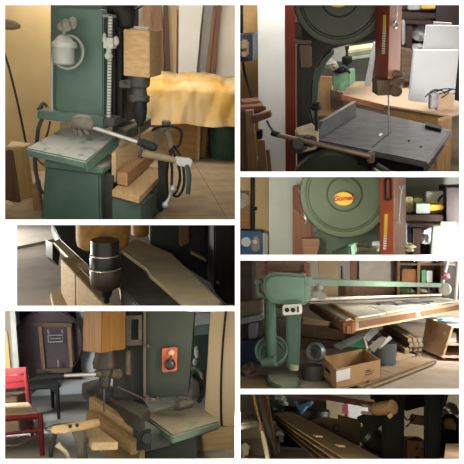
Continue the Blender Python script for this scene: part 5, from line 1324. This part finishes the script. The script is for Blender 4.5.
    P.mb().vslab([(238, 342), (262, 340), (260, 368), (238, 370)], 5.35, .3).bev(.02).solo('blue_bin', mat('bin_blue', '2b3c57', '35486a', rough=.5), 'dark blue bin on the floor at the picture edge by the pipe elbow', 'bin')
    P.mb().ball(P.p(249, 371, 5.0) , (.085, .09, .06), 20, 12, amp=.6, seed=2, freq=4).solo('crumpled_rag', mat('rag_pink', '6d5a50', '8f7a6d', rough=.9, scale=20), 'crumpled pinkish rag on the floor below the blue bin', 'rag')
    P.mb().slab([(236, 381), (262, 374), (300, 386), (318, 396), (236, 396)], -H + .012, .012).solo('floor_board', wood('floor_board', '7d6649', '8c7456', 'x'), 'flat brown board on the floor in front of the sander foot', 'board')
    # ---- back wall things
    P.mb().vslab([(236, 255), (252, 255), (252, 308), (236, 308)], 8.2, .4).bev(.01).solo('dark_locker', mat('locker_dark', '2b2621', '383129', rough=.5), 'tall dark locker at the picture edge behind the sander head', 'locker')
    P.mb().vslab([(252, 255), (300, 255), (300, 308), (252, 308)], 8.8, .1).solo('brown_partition', wood('partition_brown', '6a5c44', '786950', 'z'), 'brown wooden screen behind the sander head', 'screen')
    P.mb().vslab([(318, 255), (338, 255), (338, 300), (318, 300)], 9.2, .1).bev(.006).solo('hardboard_sheet', mat('hardboard', '9d8969', 'ac9878', rough=.7, scale=3), 'tan hardboard sheet leaning on the wall beyond the head', 'sheet')
    P.mb().vslab([(350, 255), (357, 255), (357, 302), (350, 302)], 9.4, .1).bev(.006).solo('brown_plank', wood('plank_reddish', '6b4936', '7a5743', 'z'), 'reddish brown plank standing before the cream wall', 'plank')
    P.mb().vslab([(339, 284), (395, 288), (395, 306), (339, 306)], 10.2, .3).solo('low_bench', wood('bench_low', '6d4f37', '7d5d44', 'x'), 'low brown bench along the cream wall behind the belt', 'bench')
    P.mb().vslab([(359, 256), (396, 256), (396, 283), (359, 283)], 10.6, .03).solo('white_sheet', mat('wall_white', 'd3cdbd', 'ded8c9', rough=.7), 'large white sheet on the wall above the belt beam', 'sheet')
    S = P.thing('shelf_unit', 'open wooden shelf unit with cartons at the far end of the room', 'shelf', P.p(420, 330, 10.2))
    for u in (397.5, 417.5, 440.5):
        P.mb().vslab([(u, 252), (u + 3, 252), (u + 2, 310), (u - .5, 310)], 10.0, .4).part('post', wood('shelf_post', '7f5f3f', '8f6e4c', 'z'), S)
    for v in (263, 282.5, 294):
        P.mb().vslab([(397, v), (444, v + .6), (444, v + 2.6), (397, v + 2)], 10.02, .5).part('shelf', wood('shelf_board', '6d5238', '7c6045', 'x'), S)
    P.mb().vslab([(397, 252), (444, 252), (444, 312), (397, 312)], 10.6, .03).part('back_panel', mat('shelf_back', '3b3024', '473b2e', rough=.8), S)
    P.mb().vslab([(401.5, 269), (416.5, 269), (416.5, 282), (401.5, 282)], 10.05, .25).bev(.012).solo('carton', mat('carton_shelf', '8c6139', '9a6e45', rough=.8, scale=4), 'brown carton on the middle shelf of the far shelf unit', 'carton')
    P.mb().vslab([(420, 257), (432, 257), (432, 263), (420, 263)], 10.05, .25).bev(.012).solo('carton', mat('carton_shelf_two', '9d7a52', 'ad8a61', rough=.8), 'small carton on the top shelf of the far shelf unit', 'carton')
    P.mb().vslab([(421.5, 270), (426, 269.5), (426, 282.5), (421.5, 282.5)], 10.05, .2).bev(.006).solo('green_binder', mat('binder_green', '3f7d50', '4b8a5c', rough=.5), 'green binder on the middle shelf next to the white one', 'binder')
    P.mb().vslab([(426.5, 271), (432.5, 271), (432.5, 282.5), (426.5, 282.5)], 10.04, .2).bev(.006).solo('white_binder', mat('binder_white', 'cbc9c2', 'd7d5ce', rough=.5), 'white binder on the middle shelf next to the green one', 'binder')
    P.mb().ball(P.p(406, 291, 10.2), (.16, .13, .04), amp=.3, seed=1).solo('green_cloth', mat('cloth_green', '5b7f42', '6f9450', rough=.9), 'green cloth on the lower shelf of the far shelf unit', 'cloth')
    P.mb().ball(P.p(424, 291, 10.2), (.12, .12, .04), amp=.4, seed=7).solo('pale_cloth', mat('cloth_pale', 'a89f8c', 'bab19d', rough=.9), 'pale cloth on the lower shelf of the far shelf unit', 'cloth')
    R = P.thing('metal_rack', 'grey metal rack standing at the far end beside the wooden shelves', 'rack', P.p(452, 330, 9.3))
    for q in ([(448, 258, 9.3), (442, 284, 9.3)], [(458, 262, 9.3), (455, 300, 9.3)]):
        P.mb().line(q, .03, 8).part('post', mat('rack_grey', '77776f', '87877e', rough=.5), R)
    P.mb().vslab([(444, 259), (462, 261), (462, 264), (444, 262)], 9.3, .4).part('shelf', mat('rack_grey', '77776f'), R)
    P.mb().vslab([(446, 265), (462, 266), (462, 300), (444, 298)], 9.7, .05).part('back_panel', mat('rack_dark', '26252a', '313036', rough=.6), R)
    P.mb().ball(P.p(445, 276, 9.2), (.07, .1, .05), amp=.4, seed=3).solo('pink_cloth', mat('cloth_pinkred', '8b5f63', '9f7276', rough=.9), 'dull pink cloth hanging on the grey metal rack', 'cloth')
    lamp(P, (520, 272, 8.0), (390, 285, 9.4), 50, (.3, .5), (1, .95, .87))
    lamp(P, (510, 264, 5.6), (360, 272, 9.4), 60, (.3, .2), (1, .95, .87))
    lamp(P, (505, 290, 4.7), (330, 340, 5.2), 12, (.3, .6), (1, .95, .87))
    strip(P, 'top', 5, (1, .95, .87), (400, 300, 6.2), (.3, .98))
    lamp(P, (500, 261, 5.6), (400, 300, 6.6), 30, (.5, .1), (1, .95, .87))
build_p6()
# ================================================================== under the sander bench
def build_p7():
    P = P7
    H = P.H
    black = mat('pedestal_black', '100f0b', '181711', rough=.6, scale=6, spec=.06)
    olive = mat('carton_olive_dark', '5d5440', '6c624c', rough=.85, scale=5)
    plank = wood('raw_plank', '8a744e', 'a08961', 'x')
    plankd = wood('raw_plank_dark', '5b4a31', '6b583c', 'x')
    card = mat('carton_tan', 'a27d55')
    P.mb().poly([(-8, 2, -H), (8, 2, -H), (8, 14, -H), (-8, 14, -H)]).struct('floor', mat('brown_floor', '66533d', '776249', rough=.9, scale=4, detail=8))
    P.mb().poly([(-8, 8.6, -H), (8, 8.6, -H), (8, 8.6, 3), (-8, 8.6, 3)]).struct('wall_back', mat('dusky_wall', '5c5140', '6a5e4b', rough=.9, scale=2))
    def solo(q, y, d, name, m, lab, cat, yaw=0.0, bev=.006, grp=None):
        b = P.mb().vslab(q, y, d, yaw)
        if bev: b.bev(bev)
        return b.solo(name, m, lab, cat, grp)
    # bench frame overhead and the two legs
    S = P.thing('sander_stand', 'black iron sander stand with two legs under a red brown bench beam', 'stand', V((.2, 5.0, -H)))
    P.mb().hexa([P.p(300, 395.5, 5.6), P.p(374, 408.5, 5.2), P.p(374, 408.5, 5.2) + V((0, .12, 0)), P.p(300, 395.5, 5.6) + V((0, .12, 0))],
                [P.p(300, 390, 5.6), P.p(374, 402.5, 5.2), P.p(374, 402.5, 5.2) + V((0, .12, 0)), P.p(300, 390, 5.6) + V((0, .12, 0))]).part('beam', wood('beam_red', '4b2c1d', '593726', 'x'), S)
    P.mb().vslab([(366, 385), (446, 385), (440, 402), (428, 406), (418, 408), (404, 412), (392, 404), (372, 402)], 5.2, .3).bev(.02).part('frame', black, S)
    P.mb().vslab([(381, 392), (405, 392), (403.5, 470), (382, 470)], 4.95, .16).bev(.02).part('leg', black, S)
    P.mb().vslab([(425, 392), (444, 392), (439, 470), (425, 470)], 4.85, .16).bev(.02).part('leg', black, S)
    mt = P.mb().cyl(P.p(393, 407, 4.78), P.p(376, 409, 4.9), .05, .046, 26).part('motor', mat('motor_tan', '84643c', '977549', rough=.5, scale=8), S, 'tan motor drum')
    P.mb().cyl(P.p(377, 409, 4.9), P.p(371, 409, 4.95), .03, .034, 20).box(P.p(367, 406, 4.95), (.09, .06, .02), .2).box(P.p(367, 413, 4.95), (.09, .06, .022), -.1).bev(.006).part('chuck_jaw', mat('jaw_pinkish', '6c5246', '7d6154', rough=.5), S)
    P.mb().vslab([(355, 418), (369, 412), (383, 413), (383, 424), (372, 434), (362, 424)], 5.0, .14).bev(.012).part('bracket', black, S)
    P.mb().line([(392, 414, 4.75), (388, 417, 4.75)], .016, 8).part('tap', mat('tap_yellow', '8d7133', '9d8040', rough=.4), S)
    # planks sloping towards the viewer
    labs = ['topmost raw plank of the sloping pile under the bench', 'second raw plank, lying just below the topmost of the pile', 'third plank of the sloping pile, darker than those above', 'lowest dark plank of the sloping pile under the bench']
    for k in range(4):
        o = k * 3.2
        a0, a1 = P.p(274 + k * .8, 413.5 + o, 5.8), P.p(291 - k * 2, 411 + o * 1.2, 6.1)
        b0, b1 = P.p(358 - k * 7, 467 + o, 4.5), P.p(402 - k * 10, 469 + o, 4.75)
        P.mb().prism([a0, b0, b1, a1], (0, 0, -.014)).solo('raw_plank', plank if k < 2 else plankd, labs[k], 'plank', 'planks in the sloping pile')
    for u, v, y in ((318, 437, 5.0), (340, 446.5, 4.75)):
        P.mb().box(P.p(u, v - 1, y), (.05, .09, .012), .3).solo('wood_chip', wood('chip_wood', 'a08558', 'b3976a', 'x'), 'small wood chip on the sloping planks, %s' % ('the farther of two' if u < 330 else 'the closer one near the broken plank end'), 'chip')
    # stacked cartons at the edge
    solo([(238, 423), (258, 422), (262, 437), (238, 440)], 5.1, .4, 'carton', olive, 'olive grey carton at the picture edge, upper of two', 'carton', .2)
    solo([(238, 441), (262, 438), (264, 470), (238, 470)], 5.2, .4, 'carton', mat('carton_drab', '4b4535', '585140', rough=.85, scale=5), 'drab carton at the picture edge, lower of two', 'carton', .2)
    P.mb().slab([(238, 420), (252, 413.5), (259, 421), (238, 425)], P.p(245, 419, 5.3).z + .02, .04).bev(.012).solo('folded_cloth', mat('cloth_drab', '7b745f', '8a836d', rough=.9, scale=9), 'folded drab cloth lying on the upper olive carton', 'cloth')
    P.mb().ball(P.p(244, 450, 4.85), (.04, .04, .05), amp=.5, seed=3).solo('pale_rag', mat('rag_pale', '77705f', '8b8472', rough=.9, scale=15), 'pale rag in front of the lower drab carton', 'rag')
    P.mb().line([(262, 432, 4.85), (264, 440, 4.8), (266, 450, 4.75), (268, 462, 4.7)], [.012, .018, .018, .014], 10, 3).solo('white_cable', mat('cable_white', '9d957f', 'aba38d', rough=.5), 'twisted whitish cable hanging between cartons and leaning boards', 'cable')
    # leaning boards
    solo([(254, 385), (258, 385), (281, 470), (275, 470)], 5.0, .04, 'leaning_board', wood('lean_dark', '2f2317', '3b2d1f', 'z'), 'dark leaning board nearest the olive carton', 'board', .3)
    solo([(260, 385), (265, 385), (279, 470), (273, 470)], 5.15, .03, 'leaning_board', wood('lean_orange', '7b5026', '8c5f31', 'z'), 'orange brown leaning board, second from the cartons', 'board', .3)
    solo([(249.5, 385), (251.5, 385), (272, 470), (268, 470)], 4.95, .02, 'leaning_board', wood('lean_tan', '70552f', '80643c', 'z'), 'thin tan leaning batten crossing beside the dark board', 'batten', .3)
    # middle things
    P.mb().ball(P.p(276, 401, 6.6), (.10, .1, .08), amp=.5, seed=4).ball(P.p(281, 405, 6.5), (.07, .08, .05), amp=.4, seed=2).solo('grey_bundle', mat('bundle_grey', '6f7466', '868b7c', rough=.9, scale=8), 'grey green cloth bundle behind the leaning boards', 'bundle')
    P.mb().box(P.p(262, 396, 6.4), (.1, .1, .05)).bev(.01).solo('green_tin', mat('tin_green', '3f7a2c', '4d8a38', rough=.4), 'bright green tin at the very top beside the leaning boards', 'tin')
    b = P.thing('blue_clamp', 'light blue plastic clamp lying on a black tub', 'clamp', P.p(303, 414, 6.1))
    bl = mat('plastic_blue', '5b88a8', '719cba', rough=.4)
    P.mb().line([(294.5, 401.5, 6.1), (298, 406, 6.05), (302.5, 412, 6.0)], [.016, .022, .02], 10, 3).part('jaw', bl, b)
    P.mb().line([(302, 411, 6.0), (306, 406, 6.05), (312, 401.5, 6.1)], [.02, .024, .02], 10, 3).part('handle', bl, b)
    P.mb().line([(299, 406, 6.03), (304, 404.5, 6.05), (311, 405, 6.05)], .014, 10, 3).part('lever', bl, b)
    tb = P.p(306, 412, 6.3)
    P.mb().lathe(V((tb.x, tb.y, -H)), [(.20, 0), (.22, .1), (.235, .33), (.22, .35), (.01, .36)], (0, 0, 1), 36).solo('black_tub', mat('tub_black', '15140f', '1e1c16', rough=.4), 'black round tub standing behind the sloping planks', 'tub')
    P.mb().ball(P.p(279, 434, 5.4), (.04, .04, .02), amp=.6, seed=9).solo('white_rag', mat('rag_white', 'a29a86', 'b5ad99', rough=.9), 'white rag on the floor beside the leaning boards', 'rag')
    # light wall pieces seen through the gap
    solo([(326, 400), (344, 400), (344, 424), (326, 424)], 8.0, .1, 'beige_board', mat('beige_board', '9a8c6d', 'a89a7a', rough=.8), 'beige board standing against the wall beyond the beam', 'board')
    solo([(346.5, 400), (368, 402), (368, 424), (346.5, 424)], 8.1, .1, 'white_sheet', mat('gap_white', 'c6cac8', 'd3d6d4', rough=.8), 'white sheet against the wall below the red brown beam', 'sheet')
    P.mb().line([(346, 402, 7.7), (347.5, 420, 7.7)], .02, 8).box(P.p(345, 409, 7.68), (.07, .05, .10)).solo('pink_tool', mat('tool_pink', '8c4c52', '9b5a60', rough=.5), 'small pink handled tool hanging before the white sheet', 'tool')
    # brown cardboard sheets
    sh = solo([(305, 421), (325, 417), (338, 419), (338, 414.5), (361, 420), (360, 446), (340, 443), (310, 428)], 5.9, .02, 'cardboard_sheet', mat('cardboard_dark', '5a472f', '69553a', rough=.85, scale=5), 'brown cardboard sheet with ring marks behind the sloping planks', 'cardboard', -.15, 0)
    for u, v in ((336.5, 428), (322, 427)):
        P.mb().ring(P.p(u, v, 5.86), (0, 1, 0), .028, .005, 24).part('ring_mark', mat('mark_dark', '2f2518', rough=.8), sh)
    P.mb().lathe(P.p(372, 438, 5.25), [(.05, -.12), (.075, -.1), (.09, 0), (.075, .08), (.05, .1), (.01, .1)], (-.6, -.6, .4), 28).solo('metal_duct', mat('duct_dark', '38362f', '4b4941', rough=.35, metal=.5, scale=6), 'dark curved metal duct end beside the black sander leg', 'duct')
    P.mb().vslab([(360, 444), (383, 440), (383, 470), (362, 470)], 5.3, .2).bev(.02).solo('dark_case', mat('case_black', '1a1914', '23221c', rough=.6), 'black case on the floor between duct end and sander leg', 'case')
    # carton between the legs
    K = P.thing('open_carton', 'open brown carton standing between the two black sander legs', 'carton', V((P.p(415, 450, 5.4).x, 5.5, -H)))
    n, l, r = P.p(407, 440.5, 5.15), P.p(400, 428, 5.6), P.p(425.5, 433, 5.35)
    zt = n.z
    carton_box(P, K, n, l, r, zt, -H + .004, mat('carton_warm', '94683c', 'a27548', rough=.85, scale=4))
    rd = V((r.x - n.x, r.y - n.y, 0)).normalized(); nr = V((rd.y, -rd.x, 0)) * .004
    on = lambda s, z: V((n.x, n.y, zt)) + rd * s + V((0, 0, z)) + nr
    ink = mat('print_ink', '4b3826')
    wl = V((r.x - n.x, r.y - n.y, 0)).length
    for c, z, rx, rz in ((.48, -.055, .014, .010), (.5, -.125, .028, .016)):
        P.mb().prism([on(wl * c + rx * math.cos(t), z + rz * math.sin(t)) for t in [i * math.pi / 8 for i in range(16)]], -nr * .4).part('printed_mark', mat('ink_black', '17130d', rough=.8, bump=0), K)
    P.mb().prism([on(wl * .62, -.005), on(wl, -.005), on(wl, -.05), on(wl * .68, -.05)], -nr * .4).part('paper_label', mat('label_tan', 'a69a84', 'b3a892', rough=.8), K, 'pale label at the corner')
    P.mb().cyl(P.p(412, 419, 6.0), P.p(430, 421.5, 5.9), .042, seg=24).solo('tan_roller', mat('roller_tan', '8d6d4a', '9d7c57', rough=.6), 'tan roller lying between the black legs behind the carton', 'roller')
    wr = mat('wire_rust', '5b2c1d', '6b3927', rough=.5)
    P.mb().line([(404, 416, 5.7), (408, 420, 5.65), (413, 416, 5.65), (410, 423, 5.6), (406, 427, 5.6), (412, 421, 5.6), (416, 416, 5.65)], .006, 6, 6).solo('rusty_wire', wr, 'tangled rusty wire above the carton between the legs', 'wire')
    # right of the second leg
    M = P.thing('motor_unit', 'black machine base carrying a tan drum beyond the second black leg', 'motor', V((P.p(452, 440, 5.6).x, 5.7, -H)))
    P.mb().vslab([(438, 430), (470, 428), (470, 444), (438, 444)], 5.5, .4).bev(.02).part('base', black, M)
    P.mb().lathe(P.p(454, 425, 5.6), [(.02, -.07), (.06, -.05), (.072, 0), (.065, .06), (.03, .09), (.01, .09)], (-.5, -.8, .1), 28).part('drum', mat('drum_tan', '94764a', 'a58657', rough=.5), M)
    P.mb().ring(P.p(450, 426, 5.55), (-.5, -.8, .1), .075, .02, 30).part('housing', black, M)
    P.mb().vslab([(440, 444), (446, 443), (444, 458), (438, 458)], 5.45, .3).part('foot', black, M)
    P.mb().ball(P.p(451, 406, 6.2), (.05, .05, .03), amp=.5, seed=2).ball(P.p(456, 411, 6.2), (.05, .05, .04), amp=.5, seed=5).ball(P.p(446, 413, 6.3), (.04, .05, .04), amp=.4, seed=6).solo('metal_scrap', mat('scrap_pale', '6f6b60', 'a6a295', rough=.5, scale=25), 'pale metal scrap heaped behind the tan drum', 'scrap')
    P.mb().line([(445, 394, 5.4), (443, 402, 5.4), (438, 410, 5.4)], .03, 10).solo('lean_pipe', mat('pipe_drab', '4f4835', '5d553f', rough=.5), 'drab pipe slanting across the top of the second leg', 'pipe')
    lamp(P, (530, 420, 6.4), (420, 430, 6.2), 7, (.3, .4), (1, .85, .6))
    lamp(P, (530, 412, 5.9), (352, 412, 7.7), 55, (.3, .3), (1, .97, .92))
    strip(P, 'top', 0.20, (1, .9, .7), (310, 440, 5.2))
build_p7()
